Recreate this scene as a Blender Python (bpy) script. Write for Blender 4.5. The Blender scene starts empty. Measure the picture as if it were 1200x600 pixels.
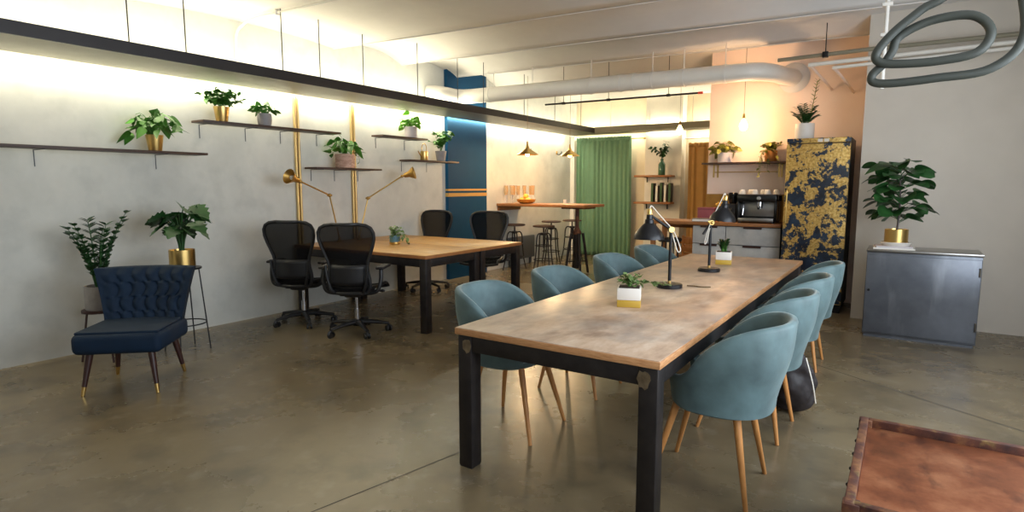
import bpy, bmesh, math, random
from mathutils import Vector, Matrix, noise as mnoise
PI = math.pi
R_ = math.radians
C = bpy.context.scene.collection
random.seed(4)

# ------------------------------------------------------------------ materials
def lin(r, g, b):
    f = lambda v: (v/255/12.92) if v/255 <= .04045 else ((v/255+.055)/1.055)**2.4
    return (f(r), f(g), f(b), 1)

def new_mat(name):
    m = bpy.data.materials.new(name); m.use_nodes = True
    nt = m.node_tree
    return m, nt, nt.nodes['Principled BSDF']

def mat(name, col, rough=.5, metal=0, var=.0, scale=6, bump=0, bscale=40, coat=0, sheen=0, stretch=(1, 1, 1), spec=.5):
    """plain material: base colour with a little noise variation and bump"""
    m, nt, p = new_mat(name)
    p.inputs['Roughness'].default_value = rough
    p.inputs['Metallic'].default_value = metal
    p.inputs['Specular IOR Level'].default_value = spec
    p.inputs['Base Color'].default_value = col
    if coat: p.inputs['Coat Weight'].default_value = coat
    if sheen:
        p.inputs['Sheen Weight'].default_value = sheen
        p.inputs['Sheen Roughness'].default_value = .35
        p.inputs['Sheen Tint'].default_value = (min(1, col[0]*2+.35), min(1, col[1]*2+.35), min(1, col[2]*2+.35), 1)
    tc = nt.nodes.new('ShaderNodeTexCoord'); mp = nt.nodes.new('ShaderNodeMapping')
    mp.inputs['Scale'].default_value = stretch
    nt.links.new(tc.outputs['Object'], mp.inputs['Vector'])
    if var:
        n = nt.nodes.new('ShaderNodeTexNoise'); n.inputs['Scale'].default_value = scale; n.inputs['Detail'].default_value = 6
        nt.links.new(mp.outputs[0], n.inputs['Vector'])
        r = nt.nodes.new('ShaderNodeValToRGB')
        r.color_ramp.elements[0].position = .3; r.color_ramp.elements[1].position = .7
        r.color_ramp.elements[0].color = tuple(c*(1-var) for c in col[:3]) + (1,)
        r.color_ramp.elements[1].color = tuple(min(1, c*(1+var)) for c in col[:3]) + (1,)
        nt.links.new(n.outputs[0], r.inputs[0]); nt.links.new(r.outputs[0], p.inputs['Base Color'])
    if bump:
        n = nt.nodes.new('ShaderNodeTexNoise'); n.inputs['Scale'].default_value = bscale; n.inputs['Detail'].default_value = 4
        nt.links.new(mp.outputs[0], n.inputs['Vector'])
        b = nt.nodes.new('ShaderNodeBump'); b.inputs['Strength'].default_value = bump; b.inputs['Distance'].default_value = .01
        nt.links.new(n.outputs[0], b.inputs['Height']); nt.links.new(b.outputs[0], p.inputs['Normal'])
    return m

def ramp_mat(name, stops, scale, stretch=(1, 1, 1), rough=.5, metal=0, detail=8, dist=0, bump=0, second=None, rvar=0, coat=0):
    """noise driven colour ramp (wood, concrete, rust); second = (scale, stretch, colour, lo, hi) overlays patches"""
    m, nt, p = new_mat(name)
    L = nt.links.new
    p.inputs['Roughness'].default_value = rough; p.inputs['Metallic'].default_value = metal
    if coat: p.inputs['Coat Weight'].default_value = coat
    tc = nt.nodes.new('ShaderNodeTexCoord'); mp = nt.nodes.new('ShaderNodeMapping'); mp.inputs['Scale'].default_value = stretch
    L(tc.outputs['Object'], mp.inputs[0])
    n = nt.nodes.new('ShaderNodeTexNoise'); n.inputs['Scale'].default_value = scale; n.inputs['Detail'].default_value = detail
    n.inputs['Roughness'].default_value = .62; n.inputs['Distortion'].default_value = dist
    L(mp.outputs[0], n.inputs['Vector'])
    r = nt.nodes.new('ShaderNodeValToRGB'); e = r.color_ramp.elements
    while len(e) < len(stops): e.new(.5)
    for i, (pos, c) in enumerate(stops): e[i].position = pos; e[i].color = c
    L(n.outputs[0], r.inputs[0]); out = r.outputs[0]
    for s in (second or []):
        sc2, st2, c2, lo, hi, amt = s
        mp2 = nt.nodes.new('ShaderNodeMapping'); mp2.inputs['Scale'].default_value = st2; mp2.inputs['Location'].default_value = (3.7*sc2, 1.3, .4)
        L(tc.outputs['Object'], mp2.inputs[0])
        n2 = nt.nodes.new('ShaderNodeTexNoise'); n2.inputs['Scale'].default_value = sc2; n2.inputs['Detail'].default_value = 5
        L(mp2.outputs[0], n2.inputs['Vector'])
        mr = nt.nodes.new('ShaderNodeMapRange'); mr.inputs[1].default_value = lo; mr.inputs[2].default_value = hi; mr.inputs[4].default_value = amt
        L(n2.outputs[0], mr.inputs[0])
        mx = nt.nodes.new('ShaderNodeMix'); mx.data_type = 'RGBA'
        L(mr.outputs[0], mx.inputs[0]); L(out, mx.inputs[6]); mx.inputs[7].default_value = c2
        out = mx.outputs[2]
    L(out, p.inputs['Base Color'])
    if rvar:
        mr = nt.nodes.new('ShaderNodeMapRange'); mr.inputs[3].default_value = rough-rvar; mr.inputs[4].default_value = rough+rvar
        L(n.outputs[0], mr.inputs[0]); L(mr.outputs[0], p.inputs['Roughness'])
    if bump:
        b = nt.nodes.new('ShaderNodeBump'); b.inputs['Strength'].default_value = bump; b.inputs['Distance'].default_value = .01
        L(n.outputs[0], b.inputs['Height']); L(b.outputs[0], p.inputs['Normal'])
    return m

def glow_mat(name, col, strength):
    m, nt, p = new_mat(name)
    p.inputs['Base Color'].default_value = col
    p.inputs['Emission Color'].default_value = col; p.inputs['Emission Strength'].default_value = strength
    return m

def glass_mat(name, col, alpha, rough=.05):
    m, nt, p = new_mat(name)
    p.inputs['Base Color'].default_value = col; p.inputs['Roughness'].default_value = rough
    p.inputs['Alpha'].default_value = alpha
    return m

def mesh_weave(name, col, alpha):
    m, nt, p = new_mat(name)
    p.inputs['Base Color'].default_value = col; p.inputs['Roughness'].default_value = .8; p.inputs['Specular IOR Level'].default_value = .15
    tc = nt.nodes.new('ShaderNodeTexCoord')
    w = nt.nodes.new('ShaderNodeTexWave'); w.inputs['Scale'].default_value = 60; w.bands_direction = 'Z'
    nt.links.new(tc.outputs['Object'], w.inputs['Vector'])
    mr = nt.nodes.new('ShaderNodeMapRange'); mr.inputs[3].default_value = alpha-.12; mr.inputs[4].default_value = alpha+.12
    nt.links.new(w.outputs[1], mr.inputs[0]); nt.links.new(mr.outputs[0], p.inputs['Alpha'])
    return m

M = {}
M['plaster'] = ramp_mat('grey_plaster', [(.3, lin(188, 189, 184)), (.7, lin(208, 208, 202))], 1.6, rough=.8, bump=.12,
                        second=[(5, (1, 1, 1), lin(174, 176, 172), .5, .75, .5)])
M['backplaster'] = ramp_mat('cream_plaster', [(.3, lin(205, 190, 165)), (.7, lin(222, 208, 184))], 2, rough=.8, bump=.08)
M['pink'] = ramp_mat('blush_paint', [(.3, lin(240, 214, 196)), (.7, lin(246, 224, 208))], 2, rough=.8)
M['white'] = mat('white_paint', lin(228, 224, 214), .7, var=.04)
M['pier'] = mat('pale_grey_paint', lin(205, 196, 184), .7, var=.04, scale=3)
M['ceil'] = ramp_mat('ceiling_paint', [(.3, lin(206, 202, 198)), (.7, lin(218, 214, 210))], 1.5, rough=.7, bump=.05)
M['steelwhite'] = mat('white_enamel', lin(226, 222, 214), .35, var=.03)
M['floor'] = ramp_mat('polished_concrete', [(.25, lin(88, 77, 58)), (.5, lin(113, 100, 77)), (.75, lin(132, 118, 92))], .9, rough=.27, bump=.03, rvar=.15,
                      second=[(2.6, (1, 1, 1), lin(76, 68, 56), .5, .72, .75), (7, (1, 1, 1), lin(146, 136, 118), .56, .8, .5), (16, (1, 1, 1), lin(90, 81, 68), .6, .85, .5)])
M['joint'] = mat('floor_joint', lin(62, 57, 50), .8)
M['blue'] = mat('petrol_blue_paint', lin(8, 62, 96), .7, var=.05, spec=.2)
M['goldpaint'] = mat('gold_paint', lin(198, 160, 92), .4, metal=.4)
M['planterbase'] = mat('mustard_gold_paint', lin(192, 156, 58), .5)
M['darksteel'] = ramp_mat('dark_steel', [(.3, lin(38, 35, 36)), (.7, lin(58, 53, 52))], 9, rough=.42, metal=.6)
M['weld'] = ramp_mat('bare_steel_weld', [(.3, lin(92, 78, 60)), (.7, lin(140, 124, 100))], 30, rough=.45, metal=.6)
M['black'] = mat('black_metal', lin(24, 24, 27), .38, metal=.3)
M['blackplastic'] = mat('black_plastic', lin(25, 25, 28), .45)
M['blackgloss'] = mat('glossy_black', lin(14, 14, 16), .2)
M['tray'] = mat('anthracite_steel', lin(44, 42, 44), .4, metal=.3, var=.1, scale=4)
M['traybottom'] = mat('grey_steel_sheet', lin(138, 133, 116), .45, metal=.0, var=.06, spec=.12)
M['brass'] = mat('brass', lin(214, 180, 112), .3, metal=1, var=.04)
M['polebrass'] = mat('pale_brass_tube', lin(206, 176, 118), .42, metal=.85)
M['brassdull'] = mat('satin_brass', lin(190, 152, 84), .42, metal=.9, var=.06)
M['chrome'] = mat('chrome', lin(200, 200, 205), .15, metal=1)
M['walnut'] = ramp_mat('dark_walnut', [(.3, lin(52, 36, 30)), (.7, lin(84, 60, 48))], 5, (12, 1.5, 12), rough=.5)
M['oak'] = ramp_mat('honey_oak_top', [(.3, lin(176, 126, 58)), (.55, lin(204, 154, 78)), (.75, lin(218, 172, 96))], 2.6, (1.2, 9, 9), rough=.38, bump=.05,
                    second=[(1.5, (1, 1, 1), lin(158, 110, 50), .5, .75, .5)])
M['oakedge'] = ramp_mat('oiled_oak_edge', [(.3, lin(128, 80, 42)), (.7, lin(168, 110, 60))], 6, (2, 2, 20), rough=.5)
M['worn'] = ramp_mat('worn_table_top', [(.25, lin(150, 122, 100)), (.5, lin(190, 164, 140)), (.75, lin(212, 194, 174))], 3.0, (3.6, 1.3, 5), rough=.34, bump=.04, rvar=.1,
                     second=[(2.4, (1.4, 1, 1), lin(142, 130, 122), .47, .66, .8), (6.5, (1, .6, 1), lin(112, 88, 74), .56, .76, .7), (1.1, (1, 1, 1), lin(196, 146, 98), .55, .72, .5)])
M['wornedge'] = ramp_mat('worn_table_edge', [(.3, lin(160, 108, 66)), (.7, lin(204, 154, 106))], 6, (3, 3, 26), rough=.5)
M['legwood'] = ramp_mat('beech_legs', [(.3, lin(170, 112, 58)), (.7, lin(200, 142, 82))], 5, (8, 8, 1), rough=.45)
M['velvet'] = mat('teal_velvet', lin(84, 106, 109), .64, var=.3, scale=7, sheen=.6, bump=.1, bscale=22)
M['bluevelvet'] = mat('petrol_velvet', lin(6, 30, 52), .75, var=.16, scale=7, spec=.3)
M['darkwood'] = mat('dark_wood_leg', lin(54, 28, 24), .4, var=.15)
M['green'] = mat('green_curtain_cloth', lin(104, 140, 110), .85, var=.05, scale=10, sheen=.2)
M['mustard'] = mat('mustard_curtain_cloth', lin(176, 134, 76), .85, var=.06, scale=8)
M['leaf'] = mat('leaf_green', lin(64, 120, 34), .55, var=.35, scale=14)
M['leafdark'] = mat('deep_leaf_green', lin(36, 78, 34), .45, var=.35, scale=12)
M['leaflight'] = mat('bright_leaf_green', lin(96, 158, 40), .55, var=.3, scale=14)
M['leafolive'] = mat('olive_leaf', lin(130, 128, 48), .5, var=.35, scale=16)
M['leafpale'] = mat('variegated_leaf', lin(110, 134, 78), .5, var=.5, scale=40)
M['soil'] = mat('soil', lin(48, 36, 26), .9, var=.3, scale=60)
M['grey_pot'] = mat('grey_ceramic', lin(150, 146, 146), .6, var=.1, scale=18)
M['white_pot'] = mat('white_ceramic', lin(226, 220, 212), .45, var=.03)
M['pale_pot'] = mat('lilac_grey_ceramic', lin(188, 180, 182), .5, var=.05)
M['pinkpot'] = ramp_mat('pink_marbled_pot', [(.35, lin(166, 124, 106)), (.65, lin(214, 178, 156))], 8, (1, 1, 3), rough=.6, dist=2)
M['bluepot'] = mat('blue_glazed_pot', lin(84, 124, 140), .4, var=.2, scale=20)
M['greenglass'] = mat('dark_green_glass', lin(44, 92, 66), .12, coat=.5)
M['terracotta'] = mat('gilded_terracotta', lin(188, 124, 58), .5, metal=.3)
M['concrete'] = ramp_mat('concrete_front', [(.3, lin(160, 158, 156)), (.7, lin(186, 184, 181))], 4, rough=.6, second=[(14, (1, 1, 1), lin(146, 144, 142), .55, .8, .5)])
M['cabgrey'] = ramp_mat('grey_steel_cabinet', [(.3, lin(88, 92, 100)), (.7, lin(118, 122, 130))], 2.2, rough=.35, metal=.5, second=[(4, (2, 1, .4), lin(150, 154, 160), .56, .75, .4)])
M['ochre'] = ramp_mat('ochre_backsplash', [(.3, lin(160, 116, 48)), (.7, lin(192, 146, 70))], 6, rough=.35, metal=.2)
M['cord'] = mat('white_cord', lin(232, 226, 214), .6)
M['darkcord'] = mat('brown_textile_cord', lin(120, 96, 66), .7)
M['rust'] = ramp_mat('rusty_paint', [(.3, lin(48, 26, 24)), (.5, lin(86, 48, 34)), (.72, lin(140, 96, 56))], 14, rough=.6, metal=.2, second=[(9, (1, 1, 1), lin(150, 130, 70), .64, .74, .7)])
M['copper'] = ramp_mat('copper_patina', [(.25, lin(92, 52, 36)), (.5, lin(150, 90, 60)), (.75, lin(196, 136, 98))], 5, rough=.38, metal=.6, second=[(12, (1, .5, 1), lin(84, 50, 40), .56, .72, .8)])
M['bulb'] = glow_mat('warm_bulb_glass', lin(255, 214, 140), 14)
M['filament'] = glow_mat('bulb_glow', lin(255, 190, 96), 60)
M['led'] = glow_mat('led_diffuser', (1, .92, .66, 1), 9)
M['clear'] = glass_mat('clear_glass', (.95, .98, 1, 1), .08)
M['amber'] = mat('amber_glass', lin(186, 138, 58), .3, coat=.3)
M['wicker'] = ramp_mat('woven_brass_bowl', [(.3, lin(150, 92, 34)), (.7, lin(222, 164, 70))], 30, rough=.4, metal=.4)
M['yellow'] = mat('yellow_fruit', lin(236, 176, 60), .45, var=.1, scale=12)
M['steel'] = mat('brushed_steel', lin(160, 158, 156), .3, metal=1)
M['paper'] = mat('paper', lin(224, 220, 212), .8)
M['pinkbox'] = mat('mauve_box', lin(140, 72, 80), .6)
M['greybook'] = mat('grey_cover', lin(120, 108, 100), .6)
M['redcover'] = mat('dark_cover', lin(40, 40, 40), .5)
M['fabricblack'] = mat('black_nylon', lin(34, 28, 30), .6, var=.2, scale=12, bump=.35, bscale=26)
M['weave'] = mesh_weave('black_chair_mesh', lin(13, 12, 13), .76)
M['pane'] = glass_mat('window_pane', (.9, .95, 1, 1), .06)
M['slate'] = mat('slate_radiator_paint', lin(74, 78, 84), .5)
M['hose'] = mat('dark_rubber', lin(52, 56, 50), .55)

def fridge_paint():
    m, nt, p = new_mat('navy_paint_gold_leaf'); L = nt.links.new
    tc = nt.nodes.new('ShaderNodeTexCoord')
    def nz(scale, detail, loc, rough=.6, dist=0):
        mp = nt.nodes.new('ShaderNodeMapping'); mp.inputs['Location'].default_value = loc
        L(tc.outputs['Object'], mp.inputs[0])
        n = nt.nodes.new('ShaderNodeTexNoise'); n.inputs['Scale'].default_value = scale; n.inputs['Detail'].default_value = detail
        n.inputs['Roughness'].default_value = rough; n.inputs['Distortion'].default_value = dist
        L(mp.outputs[0], n.inputs['Vector']); return n.outputs[0]
    big = nz(6.2, 4, (5.2, 1, .35), .62, .4); fine = nz(20, 6, (0, 0, 3), .78)
    sep = nt.nodes.new('ShaderNodeSeparateXYZ'); L(tc.outputs['Object'], sep.inputs[0])
    h = nt.nodes.new('ShaderNodeMapRange'); h.inputs[1].default_value = 0; h.inputs[2].default_value = 1.9; h.inputs[3].default_value = -.05; h.inputs[4].default_value = .055
    L(sep.outputs[2], h.inputs[0])
    a = nt.nodes.new('ShaderNodeMath'); a.operation = 'MULTIPLY_ADD'; a.inputs[1].default_value = .62; L(fine, a.inputs[0]); L(big, a.inputs[2])
    b = nt.nodes.new('ShaderNodeMath'); b.operation = 'ADD'; L(a.outputs[0], b.inputs[0]); L(h.outputs[0], b.inputs[1])
    r = nt.nodes.new('ShaderNodeMapRange'); r.inputs[1].default_value = .815; r.inputs[2].default_value = .84
    L(b.outputs[0], r.inputs[0])
    gold = nt.nodes.new('ShaderNodeValToRGB'); g = gold.color_ramp.elements
    g[0].position = .35; g[0].color = lin(184, 138, 62); g[1].position = .65; g[1].color = lin(236, 204, 126)
    L(nz(40, 4, (1, 1, 1)), gold.inputs[0])
    navy = nt.nodes.new('ShaderNodeValToRGB'); v = navy.color_ramp.elements
    v[0].position = .35; v[0].color = lin(14, 20, 34); v[1].position = .7; v[1].color = lin(34, 58, 84)
    L(nz(6, 4, (7, 2, 1)), navy.inputs[0])
    mx = nt.nodes.new('ShaderNodeMix'); mx.data_type = 'RGBA'
    L(r.outputs[0], mx.inputs[0]); L(navy.outputs[0], mx.inputs[6]); L(gold.outputs[0], mx.inputs[7]); L(mx.outputs[2], p.inputs['Base Color'])
    mm = nt.nodes.new('ShaderNodeMath'); mm.operation = 'MULTIPLY'; mm.inputs[1].default_value = .55; L(r.outputs[0], mm.inputs[0]); L(mm.outputs[0], p.inputs['Metallic'])
    p.inputs['Roughness'].default_value = .38
    return m
M['fridge'] = fridge_paint()

# ------------------------------------------------------------------ mesh kit
class MB:
    def __init__(s, T=None):
        s.bm = bmesh.new(); s.T = T or Matrix()
    def _v(s, p): return s.bm.verts.new(s.T @ Vector(p))
    def _f(s, vs):
        try: return s.bm.faces.new(vs)
        except ValueError: return None
    def box(s, c, d, bev=0, rz=0, rx=0, ry=0, seg=2):
        t = bmesh.new(); bmesh.ops.create_cube(t, size=1)
        for v in t.verts: v.co = Vector((v.co.x*d[0], v.co.y*d[1], v.co.z*d[2]))
        if bev: bmesh.ops.bevel(t, geom=list(t.edges), offset=min(bev, min(d)*.45), segments=seg, profile=.5, affect='EDGES')
        X = s.T @ Matrix.Translation(c) @ Matrix.Rotation(rz, 4, 'Z') @ Matrix.Rotation(ry, 4, 'Y') @ Matrix.Rotation(rx, 4, 'X')
        m = {v: s.bm.verts.new(X @ v.co) for v in t.verts}
        for f in t.faces: s._f([m[v] for v in f.verts])
        t.free(); return s
    def bb(s, x0, x1, y0, y1, z0, z1, bev=0):
        return s.box(((x0+x1)/2, (y0+y1)/2, (z0+z1)/2), (abs(x1-x0), abs(y1-y0), abs(z1-z0)), bev)
    def prism(s, pts, z0, z1):
        a = [s._v((x, y, z0)) for x, y in pts]; b = [s._v((x, y, z1)) for x, y in pts]; n = len(pts)
        s._f(a[::-1]); s._f(b)
        for i in range(n): s._f([a[i], a[(i+1) % n], b[(i+1) % n], b[i]])
        return s
    def tube(s, pts, r, seg=10, closed=False, flat=1):
        P = [Vector(p) for p in pts]; n = len(P)
        rr = r if isinstance(r, (list, tuple)) else [r]*n
        rings = []; up = None
        for i in range(n):
            if closed: t = P[(i+1) % n]-P[i-1]
            else: t = P[min(i+1, n-1)]-P[max(i-1, 0)]
            t = t.normalized() if t.length > 1e-9 else Vector((0, 0, 1))
            if up is None:
                up = Vector((0, 0, 1)) if abs(t.z) < .9 else Vector((0, 1, 0))
            a = t.cross(up)
            if a.length < 1e-6: a = t.cross(Vector((1, 0, 0)))
            a.normalize(); b = a.cross(t).normalized(); up = b
            rings.append([s._v(P[i]+a*rr[i]*math.cos(2*PI*k/seg)+b*rr[i]*flat*math.sin(2*PI*k/seg)) for k in range(seg)])
        for i in range(n if closed else n-1):
            A, B = rings[i], rings[(i+1) % n]
            for k in range(seg): s._f([A[k], A[(k+1) % seg], B[(k+1) % seg], B[k]])
        if not closed: s._f(rings[0][::-1]); s._f(rings[-1])
        return s
    def lathe(s, prof, seg=28, at=(0, 0, 0), T=None, sx=1, sy=1):
        X = Matrix.Translation(at) @ (T or Matrix()); rings = []
        for r, z in prof:
            if r < 1e-5: rings.append([s._v(X @ Vector((0, 0, z)))])
            else: rings.append([s._v(X @ Vector((r*sx*math.cos(2*PI*k/seg), r*sy*math.sin(2*PI*k/seg), z))) for k in range(seg)])
        for A, B in zip(rings, rings[1:]):
            if len(A) == 1 and len(B) == 1: continue
            for k in range(seg):
                if len(A) == 1: s._f([A[0], B[k], B[(k+1) % seg]])
                elif len(B) == 1: s._f([A[k], A[(k+1) % seg], B[0]])
                else: s._f([A[k], A[(k+1) % seg], B[(k+1) % seg], B[k]])
        return s
    def cyl(s, a, b, r, seg=14): return s.tube([a, b], r, seg)
    def grid(s, fn, nu, nv, cu=False):
        V = [[s._v(fn(i/nu, j/nv)) for j in range(nv+1)] for i in range(nu if cu else nu+1)]
        for i in range(nu):
            A, B = V[i], V[(i+1) % len(V)]
            for j in range(nv): s._f([A[j], B[j], B[j+1], A[j+1]])
        return V
    def ball(s, c, r, sc=(1, 1, 1), seg=16):
        n = 8; prof = [(math.sin(PI*i/n), -math.cos(PI*i/n)) for i in range(n+1)]
        return s.lathe([(a*r, b*r*sc[2]) for a, b in prof], seg, c, sx=sc[0], sy=sc[1])
    def build(s, name, m, parent=None, ang=38, sub=0, solid=0):
        bmesh.ops.recalc_face_normals(s.bm, faces=s.bm.faces[:])
        me = bpy.data.meshes.new(name); s.bm.to_mesh(me); s.bm.free()
        for p in me.polygons: p.use_smooth = True
        me.set_sharp_from_angle(angle=R_(ang))
        me.materials.append(m)
        o = bpy.data.objects.new(name, me); C.objects.link(o)
        if parent: o.parent = parent
        if solid:
            q = o.modifiers.new('thickness', 'SOLIDIFY'); q.thickness = solid; q.offset = 0
        if sub:
            q = o.modifiers.new('smooth', 'SUBSURF'); q.levels = sub; q.render_levels = sub
        return o

def tag(o, label, cat, group=None):
    o['label'] = label; o['category'] = cat
    if group: o['group'] = group
    return o
def thing(name, label, cat, loc=(0, 0, 0), rz=0, group=None):
    o = bpy.data.objects.new(name, None); C.objects.link(o); o.empty_display_size = .1
    o.location = loc; o.rotation_euler = (0, 0, rz)
    return tag(o, label, cat, group)
def struct(name, mb, m, ang=38):
    o = mb.build(name, m, None, ang); o['kind'] = 'structure'; return o
def kids(o): return [c for c in C.objects if c.parent == o]
def dup(root, loc, rz, label, group=None):
    r = root.copy(); C.objects.link(r); r.location = loc; r.rotation_euler = (0, 0, rz); r['label'] = label
    if group: r['group'] = group
    for ch in kids(root):
        c = ch.copy(); C.objects.link(c); c.parent = r
        for g in kids(ch):
            d = g.copy(); C.objects.link(d); d.parent = c
    return r
def sm(t): t = max(0, min(1, t)); return t*t*(3-2*t)
def bez(p0, p1, p2, n=8):
    p0, p1, p2 = map(Vector, (p0, p1, p2))
    return [p0*(1-t)**2+p1*2*t*(1-t)+p2*t*t for t in [i/n for i in range(n+1)]]
def arc_pts(pts, n=6):
    """round polyline corners a little: Catmull-Rom through points"""
    P = [Vector(p) for p in pts]; out = []
    for i in range(len(P)-1):
        a, b, c, d = P[max(i-1, 0)], P[i], P[i+1], P[min(i+2, len(P)-1)]
        for k in range(n):
            t = k/n
            out.append(.5*((2*b)+(c-a)*t+(2*a-5*b+4*c-d)*t*t+(3*b-a-3*c+d)*t**3))
    out.append(P[-1]); return out

# ------------------------------------------------------------------ room shell  (X across to the right, Y along the left wall, Z up)
XL, XR, YB, YF, ZC = -6.0, 1.7, 11.5, -2.6, 3.15
mb = MB(); mb.bb(XL-.2, XR+.2, YF-.2, YB+.2, -.12, 0); floor = struct('floor', mb, M['floor'])
mb = MB(); mb.tube([(-.95, 5.62, .0005), (.3, 4.78, .0005), (1.7, 3.9, .0005)], .006, 4, flat=.12)
mb.tube([(-1.95, 2.55, .0005), (-2.3, .9, .0005), (-2.7, -.6, .0005)], .004, 4, flat=.12)
struct('trim_1', mb, M['joint'])
mb = MB(); mb.bb(XL-.2, XL, YF, YB, 0, 3.6); struct('wall_left', mb, M['plaster'])
mb = MB(); mb.bb(XL-.2, XR+.2, YB, YB+.2, 0, 3.6); struct('wall_back', mb, M['backplaster'])
mb = MB(); mb.bb(XL-.2, XR+.2, YF-.2, YF, 0, 3.6); struct('wall_front', mb, M['plaster'])
# right wall with a wide window opening
WY0, WY1, WZ0, WZ1 = -.2, 5.4, .8, 2.75
mb = MB()
mb.bb(XR, XR+.2, YF, WY0, 0, 3.6); mb.bb(XR, XR+.2, WY1, YB, 0, 3.6); mb.bb(XR, XR+.2, WY0, WY1, 0, WZ0); mb.bb(XR, XR+.2, WY0, WY1, WZ1, 3.6)
struct('wall_right', mb, M['plaster'])
mb = MB()
for y in (WY0+.03, (WY0*2+WY1)/3, (WY0+WY1*2)/3, WY1-.03): mb.bb(XR+.05, XR+.13, y-.03, y+.03, WZ0, WZ1)
for z in (WZ0+.03, WZ1-.03): mb.bb(XR+.052, XR+.128, WY0, WY1, z-.03, z+.03)
win = struct('window_1', mb, M['steelwhite'])
mb = MB(); mb.bb(XR+.085, XR+.095, WY0+.06, WY1-.06, WZ0+.06, WZ1-.06); mb.build('window_pane', M['pane'], win)
# jack-arch ceiling: shallow vaults between beams that run slightly askew
spr = [-3.4, -1.9, .4, 2.7, 5.02, 6.2, 7.35, 8.55, 9.7, 10.85, 12.1]
def ceil_pt(i, t, x):
    y0, y1 = spr[i], spr[i+1]; y = y0+(y1-y0)*t
    z = ZC+(.05 if y1-y0 > 1.5 else .13)*(1-(2*t-1)**2)
    sk = .10
    return (x, y+(x+6)*sk, z)
mb = MB()
for i in range(len(spr)-1):
    rows = [[mb._v(ceil_pt(i, j/14, x)) for j in range(15)] for x in (XL-.2, -2.2, XR+.2)]
    for a, b in zip(rows, rows[1:]):
        for j in range(14): mb._f([a[j], a[j+1], b[j+1], b[j]])
ceil = struct('ceiling', mb, M['ceil'], 25)
q = ceil.modifiers.new('thickness', 'SOLIDIFY'); q.thickness = .25; q.offset = 1 if ceil.data.polygons[0].normal.z > 0 else -1
for k, y in enumerate(spr[1:-1]):
    sk = .10
    mb = MB()
    a, b = XL-.1, XR+.1
    P = [(a, y-.008+(a+6)*sk), (b, y-.008+(b+6)*sk), (b, y+.008+(b+6)*sk), (a, y+.008+(a+6)*sk)]
    mb.prism(P, ZC-.004, ZC+.01); struct('trim_%d' % (k+2), mb, M['ceil'])
# blue pilaster with two gold bands
mb = MB(); mb.bb(XL-.02, XL+.06, 7.12, 8.13, 0, 3.3); struct('wall_pilaster', mb, M['blue'])
for k, (z0, z1) in enumerate(((1.395, 1.425), (1.305, 1.36))):
    mb = MB(); mb.bb(XL, XL+.064, 7.116, 8.134, z0, z1); struct('trim_%d' % (20+k), mb, M['goldpaint'])
# kitchen wall, pier, chimney breast at the back
mb = MB(); mb.bb(-2.34, XR, 8.45, 8.65, 0, 3.4); struct('wall_kitchen', mb, M['pink'])
mb = MB(); mb.bb(-.44, XR, 7.5, 8.46, 0, 3.4); struct('wall_pier', mb, M['pier'])
mb = MB(); mb.bb(-4.34, -3.62, 11.24, 11.52, 0, 3.4); struct('wall_niche', mb, M['white'])
mb = MB(); mb.bb(-5.995, -5.90, 11.22, 11.5, 0, 2.5); struct('trim_23', mb, M['white'])
mb = MB(); mb.bb(-2.34, -1.27, 8.435, 8.455, 1.0, 1.36); struct('trim_24', mb, M['ochre'])

# ------------------------------------------------------------------ hanging light trays
t = thing('hanging_light_tray', 'long dark steel light tray hung along the left wall above the shelves', 'light fixture', (XL, 0, 2.51))
mb = MB(); mb.bb(.775, .79, -1, 10.75, 0, .098); mb.build('front_fascia', M['tray'], t)
mb = MB(); mb.bb(.12, .775, -1, 11.18, .0, .012); mb.bb(.12, .132, -1, 11.18, .012, .06); mb.build('tray_bottom', M['traybottom'], t)
for y in (1.2, 2.35, 2.8, 3.75, 4.2, 4.8, 5.7, 6.5, 7.1, 8.2, 9.2, 10.2):
    mb = MB(); mb.cyl((.765, y, .01), (.765, y, .74), .005, 6); mb.build('suspension_rod', M['black'], t)
mb = MB(); mb.bb(.085, .12, -.9, 11.1, .025, .055, .008); mb.build('light_strip', M['led'], t)
t = thing('hanging_light_tray', 'grey steel light tray crossing the back wall above the green curtain', 'light fixture', (-5.21, 10.75, 2.51))
mb = MB(); mb.bb(0, 2.95, 0, .012, 0, .11); mb.build('front_fascia', M['traybottom'], t)
mb = MB(); mb.bb(-.0, 2.95, .012, .43, 0, .012); mb.bb(0, 2.95, .418, .43, .012, .06); mb.build('tray_bottom', M['traybottom'], t)
for x in (.3, 1.1, 1.9, 2.7):
    mb = MB(); mb.cyl((x, .08, .01), (x, .08, .72), .004, 6); mb.build('suspension_rod', M['steelwhite'], t)
mb = MB(); mb.bb(.05, 2.85, .35, .4, .012, .04, .008); mb.build('light_strip', M['led'], t)

def area(name, loc, direction, sx, sy, power, col, spread=180):
    l = bpy.data.lights.new(name, 'AREA'); l.shape = 'RECTANGLE'; l.size = sx; l.size_y = sy; l.energy = power; l.color = col; l.spread = R_(spread)
    o = bpy.data.objects.new(name, l); C.objects.link(o); o.location = loc
    o.rotation_euler = Vector(direction).to_track_quat('-Z', 'Y').to_euler(); return o
def point(name, loc, power, col, r=.03):
    l = bpy.data.lights.new(name, 'POINT'); l.energy = power; l.color = col; l.shadow_soft_size = r
    o = bpy.data.objects.new(name, l); C.objects.link(o); o.location = loc; return o
STRIP = (1, .92, .68)
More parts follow.
